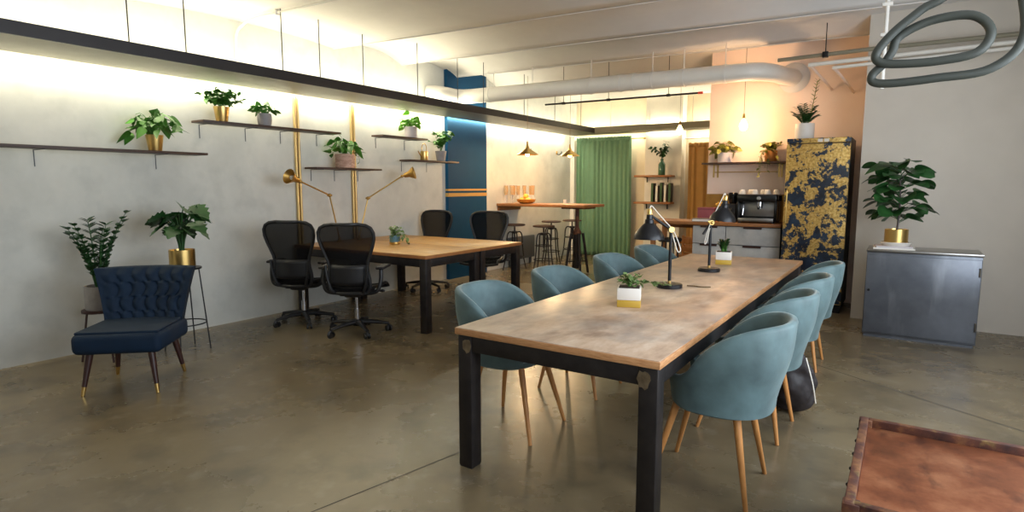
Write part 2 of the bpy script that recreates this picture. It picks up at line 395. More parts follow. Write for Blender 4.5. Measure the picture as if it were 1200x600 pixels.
# tubes lying in the trays (light up to the vaults, down through the gap by the wall)
for y0, y1, pu, pd in ((-.8, 5.0, 44, 42), (5.0, 8.0, 23, 24), (8.0, 10.9, 13, 22)):
    o = area('tray_tube_up', (XL+.20, (y0+y1)/2, 2.585), (0, 0, 1), y1-y0, .10, pu, STRIP); o.rotation_euler = (PI, 0, PI/2)
    o = area('tray_tube_down', (XL+.085, (y0+y1)/2, 2.53), (0, 0, -1), y1-y0, .04, pd, STRIP); o.rotation_euler = (0, 0, PI/2)
for x0, x1, y in ((-5.9, -4.4, 11.34), (-4.3, -3.66, 11.21), (-3.56, -2.4, 11.34)):
    o = area('tray_tube_back', ((x0+x1)/2, y, 2.62), (0, 0, 1), x1-x0, .03, 6*(x1-x0), STRIP); o.rotation_euler = (PI, 0, 0)
    area('tray_tube_back', ((x0+x1)/2, y, 2.565), (0, 0, -1), x1-x0, .03, 7*(x1-x0), STRIP)
# daylight through the window in the right wall
area('window_daylight', (XR-.02, (WY0+WY1)/2, (WZ0+WZ1)/2), (-1, 0, 0), WY1-WY0-.2, WZ1-WZ0-.2, 195, (.84, .92, 1))

# ------------------------------------------------------------------ plants
def leaf(mb, base, d, L, W, droop=.3, kind='heart', n=6, fold=.18, roll=0):
    d = Vector(d).normalized(); base = Vector(base)
    side = d.cross(Vector((0, 0, 1)))
    if side.length < .05: side = Vector((1, 0, 0))
    side.normalize(); side = Matrix.Rotation(roll, 3, d) @ side; up = side.cross(d)
    rows = []
    for i in range(n+1):
        t = i/n
        p = base+d*L*t-Vector((0, 0, 1))*droop*L*t*t
        if kind == 'heart': w = W*math.sin(PI*t**.6)**.8 if 0 < t < 1 else 0
        elif kind == 'monstera': w = W*math.sin(PI*t**.55)**.7*(.82+.18*math.cos(2*PI*t*4)) if 0 < t < 1 else 0
        elif kind == 'round': w = W*math.sqrt(max(0, 1-(2*t-1)**2))
        else: w = W*math.sin(PI*t**.8) if 0 < t < 1 else 0
        w = max(w, .0015); f = up*fold*w
        rows.append([mb._v(p-side*w+f), mb._v(p), mb._v(p+side*w+f)])
    for a, b in zip(rows, rows[1:]):
        mb._f([a[0], a[1], b[1], b[0]]); mb._f([a[1], a[2], b[2], b[1]])

def foliage(kind, c, n, spread, h, L, W, rnd, clip_x=None):
    """leaves and stems as two meshes; c = where the stems leave the soil"""
    lv, st = MB(), MB(); c = Vector(c)
    def ok(p):
        if clip_x is not None and p.x < clip_x: p.x = clip_x+(clip_x-p.x)*.3
        return p
    for i in range(n):
        a = 2*PI*(i+rnd.random()*.8)/n*1.618*3; rr = spread*(.25+.75*rnd.random()); hh = h*(.45+.55*rnd.random())
        o = Vector((math.cos(a), math.sin(a), 0))
        if kind == 'pothos':
            tip = ok(c+o*rr+Vector((0, 0, hh*(1.15-.75*(rr/spread)**2)-(.3*hh if i % 5 == 0 else 0))))
            pts = bez(c+o*.01, c+o*rr*.35+Vector((0, 0, hh*1.1)), tip, 5); st.tube(pts, .0025, 5)
            dd = Vector((o.x, o.y, 0))*.8+Vector((rnd.uniform(-.5, .5), rnd.uniform(-.5, .5), rnd.uniform(-.5, .35))); leaf(lv, tip-o*L*.3, dd, L*(.6+.6*rnd.random()), W*(.75+.5*rnd.random()), .3, 'heart', roll=rnd.uniform(-1.0, 1.0))
        elif kind == 'bush':
            tip = ok(c+o*rr+Vector((0, 0, hh)))
            pts = bez(c, c+o*rr*.3+Vector((0, 0, hh*.8)), tip, 5); st.tube(pts, .002, 5)
            for k in range(2, 6):
                for s_ in (0, 1):
                    dd = Vector((rnd.uniform(-1, 1), rnd.uniform(-1, 1), rnd.uniform(-.2, .7))); leaf(lv, pts[k], dd, L*(.6+.6*rnd.random()), W*(.7+.5*rnd.random()), .3, 'heart', 4, roll=rnd.uniform(-.6, .6))
        elif kind == 'monstera':
            tip = ok(c+o*rr+Vector((0, 0, hh)))
            pts = bez(c+o*.015, c+o*rr*.25+Vector((0, 0, hh*.9)), tip, 7); st.tube(pts, .005, 6)
            dd = Vector((o.x, o.y, 0))*.9+Vector((.35, -.25, rnd.uniform(-.75, -.1))); leaf(lv, tip-o*L*.2, dd, L*(.75+.4*rnd.random()), W*(.85+.35*rnd.random()), .15, 'monstera', 16, .1, rnd.uniform(-.9, .9))
        elif kind == 'zz':
            tip = ok(c+o*rr+Vector((0, 0, hh)))
            pts = bez(c+o*.02, c+o*rr*.4+Vector((0, 0, hh*.7)), tip, 8); st.tube(pts, [.006-.0005*k for k in range(9)], 6)
            for k in range(2, 9):
                t_ = (pts[min(k+1, 8)]-pts[k-1]).normalized(); s_ = t_.cross(Vector((0, 0, 1)))
                s_ = s_.normalized() if s_.length > .1 else Vector((1, 0, 0))
                for q_ in (-1, 1): leaf(lv, pts[k], s_*q_+t_*.7, L*(.8+.4*rnd.random()), W, .15, 'lance', 4)
        elif kind == 'trail':
            tip = ok(c+o*rr+Vector((0, 0, -hh)))
            pts = bez(c, c+o*rr*1.1+Vector((0, 0, .06)), tip, 7); st.tube(pts, .0018, 5)
            for k in range(1, 8): leaf(lv, pts[k], Vector((rnd.uniform(-1, 1), rnd.uniform(-1, 1), rnd.uniform(-.6, .3))), L*(.6+.6*rnd.random()), W, .3, 'heart', 4)
        elif kind == 'ficus':
            p0 = c+Vector((0, 0, h*(.12+.88*i/n))); tip = ok(p0+o*rr+Vector((0, 0, .06)))
            st.tube([p0, tip], .003, 5)
            leaf(lv, tip, Vector((o.x, o.y, rnd.uniform(-.25, .3))), L*(.75+.5*rnd.random()), W*(.8+.4*rnd.random()), .3, 'round' if i % 3 else 'heart', 8, .15, rnd.uniform(-.7, .7))
    return lv, st

def pot(par, kind, r, h, m, rnd):
    mb = MB()
    if kind == 'cone': pf = [(0, 0), (r*.72, 0), (r*.74, .004), (r, h), (r-.006, h), (r*.9, h*.86), (0, h*.86)]
    elif kind == 'round': pf = [(0, 0), (r*.7, 0), (r*.9, h*.15), (r, h*.5), (r*.96, h*.9), (r*.93, h), (r*.88, h), (r*.86, h*.88), (0, h*.88)]
    else: pf = [(0, 0), (r*.95, 0), (r, h*.04), (r, h), (r-.008, h), (r-.01, h*.88), (0, h*.88)]
    mb.lathe(pf, 32); mb.build('pot', m, par)
    s = MB(); s.lathe([(0, h*.885), (r*.6, h*.90), (r*.86 if kind != 'cone' else r*.88, h*.885)], 20); s.build('soil', M['soil'], par)

def potted(name, label, cat, loc, pk, r, h, pm, fk, n, spread, fh, L, W, lm, seed, clip=None, rz=0, group=None, trail=None, ymax=None, edge=None, zmin=None):
    t = thing(name, label, cat, loc, rz, group); rnd = random.Random(seed)
    pot(t, pk, r, h, pm, rnd)
    lv, st = foliage(fk, (0, 0, h*.88), n, spread, fh, L, W, rnd, clip)
    if trail:                                             # a few vines hanging over the rim, part of the same foliage
        tn, ts, th_, ty, tx = trail
        l2, s2 = foliage('trail', (tx, ty, h*.95), tn, ts, th_, .05, .02, random.Random(seed+50), clip)
        for a_, b_ in ((lv, l2), (st, s2)):
            me = bpy.data.meshes.new('vine'); b_.bm.to_mesh(me); b_.bm.free(); a_.bm.from_mesh(me); bpy.data.meshes.remove(me)
    for q_ in (lv, st):
        for v in q_.bm.verts:
            if clip is not None and v.co.x < clip: v.co.x = clip+.012*math.sin(v.co.y*90)
            if edge and v.co.z < .03: v.co = edge(v.co)
            if zmin is not None and v.co.z < zmin: v.co.z = zmin
            if ymax is not None and v.co.y > ymax: v.co.y = ymax+.01*math.sin(v.co.x*90)
    lv.build('foliage', lm, t, 80); st.build('stems', lm, t, 80)
    return t

# ------------------------------------------------------------------ left wall shelves
def shelf(label, y0, y1, z, brackets):
    t = thing('wall_shelf', label, 'shelf', (XL, y0, z), 0, 'dark wooden shelves on the left wall')
    mb = MB(); mb.bb(.085, .30, 0, y1-y0, -.022, 0, .003); mb.build('board', M['walnut'], t)
    for y in brackets:
        mb = MB(); mb.bb(0.001, .24, y-.0035, y+.0035, -.028, -.022); mb.bb(.001, .005, y-.0035, y+.0035, -.16, -.028); mb.build('bracket', M['slate'], t)
    return t
shelf('lowest left wall shelf nearest the camera, carrying the gold pot with drooping leaves', 1.5, 3.2, 1.79, (.4, 1.35))
shelf('longest dark shelf on the left wall, carrying a gold pot and a small grey pot', 3.17, 4.85, 2.11, (.12, .62, 1.05, 1.55))
shelf('short dark shelf between the two brass poles under the pink marbled pot', 4.47, 5.5, 1.69, (.15, .5, .88))
shelf('short dark shelf right of the second brass pole under the pale pot', 5.53, 6.4, 2.135, (.15, .7))
shelf('short low dark shelf by the blue pilaster, carrying the brass watering can', 6.04, 7.1, 1.835, (.12, .65))
SX = XL+.2
potted('potted_pothos', 'gold conical pot with drooping broad leaves on the lowest left shelf', 'potted plant', (SX, 2.76, 1.79), 'cone', .075, .145, M['brass'], 'pothos', 40, .23, .25, .15, .042, M['leaf'], 1, clip=-.17)
potted('potted_bush', 'bushy plant in a gold conical pot on the longest wall shelf', 'potted plant', (SX, 3.42, 2.11), 'cone', .075, .15, M['brass'], 'bush', 34, .21, .17, .07, .026, M['leaf'], 2, clip=-.17)
potted('potted_pothos', 'small leafy plant in a grey round pot on the longest wall shelf', 'potted plant', (SX, 3.9, 2.11), 'round', .075, .13, M['grey_pot'], 'pothos', 34, .14, .13, .08, .032, M['leaf'], 3, clip=-.17)
t = potted('potted_lily', 'trailing plant in a pink marbled pot on the shelf between the poles', 'potted plant', (SX, 4.98, 1.69), 'cyl', .12, .17, M['pinkpot'], 'pothos', 46, .24, .24, .12, .036, M['leaf'], 4, clip=-.17, trail=(3, .25, .12, .1, .02), edge=lambda c: Vector((max(c.x, .115), c.y, c.z)))
t = potted('potted_pothos', 'round-leaved plant in a pale pot on the upper shelf near the pilaster', 'potted plant', (SX, 6.16, 2.135), 'cyl', .085, .15, M['pale_pot'], 'pothos', 30, .15, .2, .10, .042, M['leaflight'], 5, clip=-.17)
potted('potted_pilea', 'thin-stemmed plant in a grey-green pot on the low shelf by the pilaster', 'potted plant', (SX, 6.79, 1.835), 'cone', .085, .15, M['grey_pot'], 'bush', 18, .2, .3, .075, .03, M['leaf'], 6, clip=-.16)
t = thing('watering_can', 'small brass watering can on the low shelf by the pilaster', 'watering can', (SX, 6.42, 1.835))
mb = MB(); mb.lathe([(0, 0), (.055, 0), (.057, .004), (.05, .13), (.046, .13), (.052, .01), (0, .008)], 24); mb.build('body', M['brass'], t)
mb = MB(); mb.tube(arc_pts([(0, .04, .12), (0, .055, .19), (0, .01, .24), (0, -.04, .2), (0, -.048, .12)]), .005, 8); mb.build('handle', M['brass'], t)
mb = MB(); mb.tube([(0, -.05, .05), (0, -.10, .10), (0, -.12, .13)], [.012, .008, .007], 10); mb.build('spout', M['brass'], t)

# brass poles floor to tray
for y, lab in ((4.42, 'pair of brass pipes on the left wall crossing the longest shelf'), (5.26, 'pair of brass pipes on the left wall beside the pink marbled pot')):
    t = thing('brass_pole', lab, 'pole', (XL+.034, y, 0))
    for k in (-.021, .021):
        mb = MB(); mb.cyl((0, k, 0), (0, k, 2.505), .016, 16); mb.build('pipe', M['polebrass'], t)
    mb = MB(); mb.lathe([(0, 0), (.03, 0), (.03, .012), (0, .014)], 18, sy=1.6); mb.build('foot_plate', M['brassdull'], t)

# ------------------------------------------------------------------ work desks
def desk(label, x0, x1, y0, y1, z, topm, edgem, group, wleg=.085, th=.036, apron=.085, weld=False):
    t = thing('work_desk' if not weld else 'long_table', label, 'desk' if not weld else 'table', ((x0+x1)/2, (y0+y1)/2, 0), 0, group)
    a, b = (x1-x0)/2, (y1-y0)/2
    mb = MB(); mb.bb(-a, a, -b, b, z-th, z-.003, .003); mb.build('tabletop_edge', edgem, t)
    mb = MB(); mb.bb(-a+.004, a-.004, -b+.004, b-.004, z-.004, z, .001); mb.build('tabletop', topm, t)
    q = .012; h = z-th
    for sx in (-1, 1):
        for sy in (-1, 1):
            cx, cy = sx*(a-q-wleg/2), sy*(b-q-wleg/2)
            mb = MB(); mb.box((cx, cy, h/2+.002), (wleg, wleg, h-.006), .006); lg = mb.build('leg', M['darksteel'], t)
            mb = MB(); mb.box((cx, cy, .003), (wleg*.9, wleg*.9, .006), .001); mb.build('foot', M['black'], lg)
            if weld and sy < 0:
                rnd = random.Random(int(sx+5)); P = []
                for k in range(14):
                    an = 2*PI*k/14; rr = .036*(.7+.5*rnd.random()); P.append((rr*math.cos(an)*.8, rr*math.sin(an)*1.2))
                mb = MB(Matrix.Translation((cx+(-sx)*.02, cy-wleg/2-.0005, h-.055)) @ Matrix.Rotation(PI/2, 4, 'X'))
                mb.prism(P, -.001, .0015); mb.build('weld_patch', M['weld'], lg)
    mb = MB()
    for sy in (-1, 1): mb.box((0, sy*(b-q-.03), h-apron/2-.001), (2*a-2*q-2*wleg, .05, apron), .004)
    for sx in (-1, 1): mb.box((sx*(a-q-.03), 0, h-apron/2-.001), (.05, 2*b-2*q-2*wleg, apron), .004)
    mb.build('apron_frame', M['darksteel'], t)
    return t
desk('honey wood work desk nearer the camera with the small blue pot on it', -5.92, -3.88, 4.29, 5.197, .79, M['oak'], M['oakedge'], 'pair of work desks pushed together')
desk('honey wood work desk on the far side of the pair, closest to the blue pilaster', -5.92, -3.88, 5.203, 6.03, .79, M['oak'], M['oakedge'], 'pair of work desks pushed together')
desk('long worn wooden table on a dark steel frame with two black lamps on it', -1.89, -.80, 2.30, 6.30, .75, M['worn'], M['wornedge'], None, weld=True)

# swing-arm brass lamps clamped at the wall end of the desks
def swing_lamp(label, base, elbow, head, aim):
    t = thing('swing_arm_lamp', label, 'lamp', base); B = Vector(base); E = Vector(elbow)-B; H = Vector(head)-B
    mb = MB(); mb.lathe([(0, 0), (.035, 0), (.035, .02), (.018, .03), (.018, .06), (0, .06)], 18); mb.build('base_clamp', M['brassdull'], t)
    mb = MB(); mb.tube([(0, 0, .05), E], .009, 10); mb.build('lower_arm', M['brass'], t)
    mb = MB(); mb.ball(E, .022); mb.cyl(E+Vector((-.0, -.03, 0)), E+Vector((0, .03, 0)), .012); mb.build('elbow_joint', M['brassdull'], t)
    mb = MB(); mb.tube([E, H], .009, 10); mb.build('upper_arm', M['brass'], t)
    q = Vector(aim).normalized().to_track_quat('Z', 'Y').to_matrix().to_4x4()
    mb = MB(); mb.ball(H, .02); mb.cyl(H, H+q @ Vector((0, 0, .05)), .014); mb.build('head_joint', M['brassdull'], t)
    mb = MB(); mb.lathe([(0, .03), (.028, .03), (.034, .06), (.038, .09), (.085, .17), (.083, .17), (.034, .095), (0, .085)], 26, H, q); sh = mb.build('lamp_shade', M['brassdull'], t)
    mb = MB(); mb.ball(H+q @ Vector((0, 0, .12)), .026); mb.build('bulb', M['white_pot'], sh)
swing_lamp('brass swing-arm lamp pointing left towards the longest wall shelf', (-5.74, 4.80, .79), (-5.72, 4.66, 1.36), (-5.6, 4.17, 1.52), (.1, -1, .35))
swing_lamp('brass swing-arm lamp reaching right towards the blue pilaster', (-5.74, 5.12, .79), (-5.73, 5.27, 1.315), (-5.6, 5.76, 1.60), (.75, .5, .25))
t = potted('potted_vine', 'small blue glazed pot with a trailing vine on the near work desk', 'potted plant', (-4.98, 4.98, .79), 'cyl', .062, .105, M['bluepot'], 'bush', 14, .1, .11, .05, .018, M['leafpale'], 12, trail=(5, .22, .075, .01, .03), zmin=.004)
mb = MB(); mb.lathe([(.0625, .0), (.0632, .002), (.0632, .028), (.0625, .03)], 32); mb.build('gold_base_band', M['brassdull'], t)

# ------------------------------------------------------------------ office chairs
def office_chair(label, loc, rz):
    t = thing('office_chair', label, 'office chair', loc, rz, 'black mesh office chairs at the work desks')
    mb = MB(); mb.lathe([(0, .075), (.045, .075), (.05, .09), (.042, .13), (.03, .14), (0, .14)], 20)
    for k in range(5):
        a = 2*PI*k/5+.3; d = Vector((math.cos(a), math.sin(a), 0))
        mb.tube([d*.03+Vector((0, 0, .11)), d*.15+Vector((0, 0, .105)), d*.31+Vector((0, 0, .082))], [.034, .028, .019], 10, flat=.75)
    base = mb.build('five_star_base', M['blackplastic'], t)
    for k in range(5):
        a = 2*PI*k/5+.3; d = Vector((math.cos(a), math.sin(a), 0)); p = d*.305; s_ = Vector((-d.y, d.x, 0))
        b = a+1.1*(k % 3-1); s_ = Vector((-math.sin(b), math.cos(b), 0))
        mb = MB()
        for q in (-1, 1): mb.tube([p+s_*q*.010+Vector((0, 0, .030)), p+s_*q*.027+Vector((0, 0, .030))], .029, 18)
        mb.cyl(p+Vector((0, 0, .03)), p+Vector((0, 0, .075)), .009, 8); mb.tube(bez(p+d*.028+Vector((0, 0, .035)), p+d*.02+Vector((0, 0, .068)), p+Vector((0, 0, .066)), 4), .014, 8)
        mb.build('caster', M['blackplastic'], base)
    mb = MB(); mb.cyl((0, 0, .13), (0, 0, .25), .026, 18); mb.cyl((0, 0, .25), (0, 0, .385), .015, 16); mb.build('gas_lift', M['chrome'], t)
    mb = MB(); mb.box((0, -.01, .41), (.17, .26, .06), .02); mb.box((0, -.14, .425), (.24, .07, .05), .015); mb.box((0, .05, .435), (.34, .05, .03), .012)
    mb.cyl((-.2, .05, .42), (.24, .05, .42), .011, 10); mb.ball((.25, .05, .42), .02, (1.4, .8, .8)); mb.build('tilt_mechanism', M['blackplastic'], t)
    # seat
    def se(u, v):
        x = (u-.5)*2; y = (v-.5)*2; w = .235+.02*y
        z = .475+.022*x*x-.012*(1-y*y)-(.05*max(0, y-.55)**2/.2)
        return (x*w, .03+y*.22, z)
    mb = MB(); mb.grid(se, 10, 10); seat = mb.build('seat', M['weave'], t, solid=.006)
    mb = MB()
    rim = [se(0, k/10) for k in range(11)]+[se(k/10, 1) for k in range(1, 11)]+[se(1, 1-k/10) for k in range(1, 11)]+[se(1-k/10, 0) for k in range(1, 10)]
    mb.tube(rim, .017, 8, closed=True); mb.build('seat_frame', M['blackplastic'], t)
    # back: broad top, narrow waist, flared foot
    prof = [(.44, .165), (.47, .195), (.52, .208), (.58, .204), (.64, .190), (.70, .186), (.76, .198), (.83, .224), (.90, .250), (.97, .268), (1.03, .268), (1.075, .245), (1.10, .20), (1.11, .12)]
    def by(z): return -.215-.30*max(0, z-.62)*.55+.05*math.exp(-((z-.60)/.12)**2)*-.3
    n = len(prof)-1
    def bk(u, v):
        i = min(int(v*n), n-1); f = v*n-i
        z = prof[i][0]*(1-f)+prof[i+1][0]*f; w = prof[i][1]*(1-f)+prof[i+1][1]*f; x = (u-.5)*2
        return (x*w, by(z)-.045*(1-x*x)+.02, z)
    mb = MB(); mb.grid(bk, 10, 26); back = mb.build('backrest', M['weave'], t, solid=.005)
    mb = MB()
    out = [bk(0, k/n) for k in range(n+1)]+[bk(k/8, 1) for k in range(1, 8)]+[bk(1, 1-k/n) for k in range(n+1)]+[bk(1-k/8, 0) for k in range(1, 8)]
    mb.tube(out, .017, 8, closed=True); mb.build('backrest_frame', M['blackplastic'], t)
    def lum(u, v): 
        x = (u-.5)*2; z = .52+.2*v
        return (x*.185, by(z)-.045*(1-x*x)+.0+.012*abs(x), z)
    mb = MB(); mb.grid(lum, 8, 5); mb.build('lumbar_pad', M['blackplastic'], t, solid=.012)
    for s_ in (-1, 1):
        mb = MB(); mb.tube(arc_pts([(s_*.09, -.14, .42), (s_*.15, -.235, .46), (s_*.19, -.262, .58), (s_*.205, -.27, .72)]), .014, 8); mb.build('back_support', M['blackplastic'], t)
    for s_ in (-1, 1):
        mb = MB(); mb.tube(arc_pts([(s_*.14, -.13, .425), (s_*.25, -.14, .45), (s_*.285, -.12, .55), (s_*.285, -.10, .665)]), [.02]*18+[.018], 10); arm = mb.build('armrest', M['blackplastic'], t)
        mb = MB(); mb.box((s_*.285, -.02, .678), (.085, .27, .028), .013, seg=3); mb.build('arm_pad', M['fabricblack'], arm)
    return t
oc = office_chair('black mesh office chair by the left wall, leftmost at the near desk', (-5.33, 3.95, 0), R_(26))
dup(oc, (-4.53, 3.98, 0), R_(30), 'black mesh office chair in front of the near desk, beside the leftmost one')
dup(oc, (-5.63, 6.24, 0), R_(184), 'black mesh office chair behind the far desk, left of the blue pilaster')
dup(oc, (-4.74, 6.42, 0), R_(200), 'black mesh office chair behind the far desk, in front of the blue pilaster edge')

# ------------------------------------------------------------------ velvet tub chairs
def superell(th, a, b, n):
    c, s = math.cos(th), math.sin(th)
    r = (abs(s/a)**n+abs(c/b)**n)**(-1/n); return r*s, -r*c
RIM = [(0, .862), (35, .862), (48, .856), (60, .842), (75, .808), (90, .755), (102, .692), (112, .618), (124, .585), (150, .565)]
def rim_h(at):
    d = math.degrees(at)
    def one(d):
        for (a, x), (b, y) in zip(RIM, RIM[1:]):
            if a <= d <= b: return x+(y-x)*(d-a)/(b-a)
        return RIM[-1][1]
    return (one(max(0, d-5))+2*one(d)+one(min(150, d+5)))/4
def velvet_chair(label, loc, rz):
    t = thing('velvet_tub_chair', label, 'chair', loc, rz, 'teal velvet tub chairs around the long table')
    A = R_(142); NT = 64
    def shell(u, v):
        th = -A+2*A*u; at = abs(th)
        top = rim_h(at)
        bot = .425+.03*sm((at-R_(110))/R_(30))
        thick = .042
        k = v*10
        x, y = superell(th, .288, .28, 2.5)
        ta = lambda z: .85+.15*sm((z-.43)/.3)            # taper of the outside towards the seat
        lean = lambda z: -.16*max(0, z-.45)*max(0, math.cos(th))*.55
        def at_(z, inset):
            f = ta(z)-inset/.28; return (x*f, y*f+lean(z), z)
        if k <= 5: return at_(bot+(top-.02-bot)*k/5, 0)
        if k <= 7:
            a = (k-5)/2*PI; return at_(top-.02+.02*math.sin(a), thick*(1-math.cos(a))/2)
        return at_(top-.02+(.45-(top-.02))*(k-7)/3, thick)
    mb = MB(); V = mb.grid(shell, NT, 20)
    for col in (V[0], V[-1]): mb._f(col)
    mb.build('tub_backrest', M['velvet'], t, 60)
    def pad(prof, seg=40):
        m_ = MB(); rings = []
        for f, z in prof:
            rings.append([m_._v((superell(2*PI*k/seg, .285*f, .265*f, 2.5)[0], superell(2*PI*k/seg, .285*f, .265*f, 2.5)[1]+.008, z)) for k in range(seg)])
        m_._f(rings[0][::-1]); m_._f(rings[-1])
        for a_, b_ in zip(rings, rings[1:]):
            for k in range(seg): m_._f([a_[k], a_[(k+1) % seg], b_[(k+1) % seg], b_[k]])
        return m_
    pad([(.6, .410), (.78, .412), (.835, .43), (.84, .448)]).build('seat_base', M['velvet'], t)
    pad([(.80, .448), (.845, .456), (.855, .478), (.82, .496), (.7, .503), (.3, .508)]).build('seat_cushion', M['velvet'], t)
    for sx in (-1, 1):
        for sy in (-1, 1):
            mb = MB(); mb.tube([(sx*.215, .285 if sy > 0 else -.175, 0), (sx*.14, sy*.14+.04, .415)], [.0105, .019], 14); mb.build('leg', M['legwood'], t)
    return t
vc = velvet_chair('teal velvet tub chair on the right of the long table, nearest the camera', (-.69, 2.90, 0), R_(90))
for k, (y, w) in enumerate(((3.73, 'second from the near end'), (4.5, 'third from the near end'), (5.32, 'farthest from the camera'))):
    dup(vc, ((-.69, -.685, -.685)[k], y, 0), R_((88, 93, 90)[k]), 'teal velvet tub chair on the right of the long table, '+w)
for k, (y, w) in enumerate(((2.93, 'nearest the camera'), (3.80, 'second from the near end'), (4.83, 'third from the near end'), (5.78, 'farthest from the camera'))):
    dup(vc, ((-1.985, -1.98, -1.98, -1.98)[k], y, 0), R_((-88, -90, -92, -90)[k]), 'teal velvet tub chair on the left of the long table, '+w)

# ------------------------------------------------------------------ things on the long table
CL = Vector((-.832, -.555, 0))
def table_lamp(label, loc, arm, tilt, tail):
    t = thing('desk_lamp', label, 'lamp', loc, 0, 'black desk lamps on the long table'); arm = Vector(arm)
    mb = MB(); mb.lathe([(0, 0), (.086, 0), (.09, .004), (.09, .024), (.084, .03), (0, .031)], 40); b = mb.build('base', M['black'], t)
    mb = MB(); mb.lathe([(0, .031), (.012, .031), (.012, .05), (0, .05)], 16); mb.build('stem_collar', M['brass'], b)
    mb = MB(); mb.cyl((0, 0, .03), (0, 0, .405), .0115, 16); mb.build('stem', M['black'], t)
    J = Vector((0, 0, .415)); d = arm.normalized(); s_ = d.cross(Vector((0, 0, 1))).normalized()
    mb = MB(); mb.cyl(J-s_*.02, J+s_*.03, .02, 18); mb.ball(J+s_*.034, .015); mb.build('joint_knob', M['brass'], t)
    H = J+arm
    mb = MB(); mb.tube([J-d*tail, H], .010, 12); mb.build('arm', M['black'], t)
    q = Vector(tilt).normalized().to_track_quat('Z', 'Y').to_matrix().to_4x4()
    mb = MB(); mb.lathe([(0, .0), (.02, .0), (.022, -.03), (.03, -.036), (.032, -.06), (.050, -.075), (.085, -.115), (.105, -.15), (.107, -.172), (.104, -.172), (.102, -.152), (.08, -.116), (.045, -.078), (0, -.07)], 36, H, q); sh = mb.build('lamp_shade', M['black'], t)
    mb = MB(); mb.lathe([(0, .042), (.012, .042), (.017, .03), (.017, .004), (.021, .0), (0, -.002)], 20, H, q); mb.build('brass_neck', M['brass'], sh)
    mb = MB(); mb.ball(H+q @ Vector((0, 0, -.11)), .03); mb.build('bulb', M['white_pot'], sh)
    T = H+Vector((0, 0, .05))
    mb = MB(); mb.tube(arc_pts([H+Vector((0, 0, .035)), T+d*-.015+Vector((0, 0, .02)), J+(H-J)*.62+Vector((0, 0, .05)), J+(H-J)*.3+Vector((0, 0, .03)), J-d*.03+s_*.02, J-d*.085+Vector((0, 0, -.09)), J-d*.06+Vector((0, 0, -.12)), J-d*.02+s_*.015+Vector((0, 0, -.03))]), .0035, 8); mb.build('cord', M['cord'], t)
    return t
table_lamp('black desk lamp with wide bell shade on the near half of the long table', (-1.37, 4.08, .75), CL*.155+Vector((0, 0, .105)), (0, 0, 1), .02)
table_lamp('black desk lamp with raised arm on the far half of the long table', (-1.36, 5.06, .75), -CL*.115+Vector((0, 0, .185)), (.1, .0, 1), .12)
def planter(label, loc, rz, rnd, trail):
    t = thing('square_planter', label, 'potted plant', loc, rz, 'white and gold planters on the long table')
    mb = MB(); mb.box((0, 0, .079), (.138, .138, .072), .004)
    mb.build('pot', M['white_pot'], t)
    mb = MB(); mb.box((0, 0, .0215), (.1385, .1385, .043), .004); mb.build('gold_base', M['planterbase'], t)
    mb = MB(); mb.box((0, 0, .1145), (.122, .122, .004), .001); mb.build('soil', M['soil'], t)
    lv, st = foliage('bush' if trail else 'zz', (0, 0, .11), 16 if trail else 15, .085 if trail else .06, .085 if trail else .12, .035, .013 if trail else .011, rnd)
    if trail:
        l2, s2 = foliage('trail', (0, 0, .115), 1, .1, .02, .04, .02, rnd); l2.bm.free(); s2.bm.free()
        cr = CL*-1; cr = Matrix.Rotation(-rz, 3, 'Z') @ cr
        pts = arc_pts([(0, 0, .11), cr*.08+Vector((0, 0, .14)), cr*.16+Vector((0, 0, .135)), cr*.24+Vector((0, 0, .125))], 6)
        st.tube(pts, .0018, 5)
        for k in range(2, len(pts)):
            for q in (-1, 1): leaf(lv, pts[k], Vector((rnd.uniform(-1, 1), rnd.uniform(-1, 1), rnd.uniform(-.5, .8))), .035, .013, .2, 'heart', 4)
    lv.build('foliage', M['leafpale'] if trail else M['leafdark'], t, 80); st.build('stems', M['leaf'], t, 80)
planter('white and gold square planter with variegated trailing plant, nearer the camera', (-1.36, 3.32, .75), R_(20), random.Random(5), True)
planter('white and gold square planter with upright dark plant at the far table end', (-1.38, 5.62, .75), R_(12), random.Random(6), False)
mb = MB(); mb.tube(arc_pts([(0, 0, .005), (.05, .01, .005), (.1, .0, .005), (.16, .03, .005)]), .0045, 8)
o = mb.build('cable_plug', M['darkcord'], None); o.location = (-1.28, 4.2, .75); tag(o, 'short brown cable lying on the table beside the near lamp base', 'cable')

# ------------------------------------------------------------------ bag on the floor
t = thing('backpack', 'dark slouched bag on the floor behind the nearest right-hand chair', 'bag', (-.55, 4.12, 0), R_(-95))
def bagf(u, v):
    th = 2*PI*u; z = .46*v; f = (1-abs(2*v-1)**3.2)**.5*(1-.22*v)
    f = max(f, .02); p = Vector((.165*math.cos(th)*f, .17*math.sin(th)*f, z+.004))
    nn = mnoise.noise(p*9)*.03+mnoise.noise(p*22)*.012
    return (p.x+nn*math.cos(th)*f*1.4+.05*v*v, p.y+nn*math.sin(th)*f*1.4-.03*v, p.z)
mb = MB(); mb.grid(bagf, 36, 22, cu=True); mb.build('body', M['fabricblack'], t, 60, sub=1)
mb = MB(); mb.tube(arc_pts([(.02, -.05, .44), (.05, -.10, .54), (.10, -.05, .53), (.09, 0, .43)]), .011, 8, flat=.5); mb.build('grab_handle', M['fabricblack'], t)
for s_ in (-1, 1):
    mb = MB(); mb.tube(arc_pts([(s_*.07+.03, -.08, .42), (s_*.10+.02, -.17, .33), (s_*.13, -.19, .18), (s_*.14, -.15, .05)]), .016, 8, flat=.3); mb.build('shoulder_strap', M['fabricblack'], t)
mb = MB(); mb.tube(arc_pts([(.10, .10, .40), (.12, .15, .25), (.10, .17, .12)]), .004, 6); mb.build('white_drawcord', M['cord'], t)

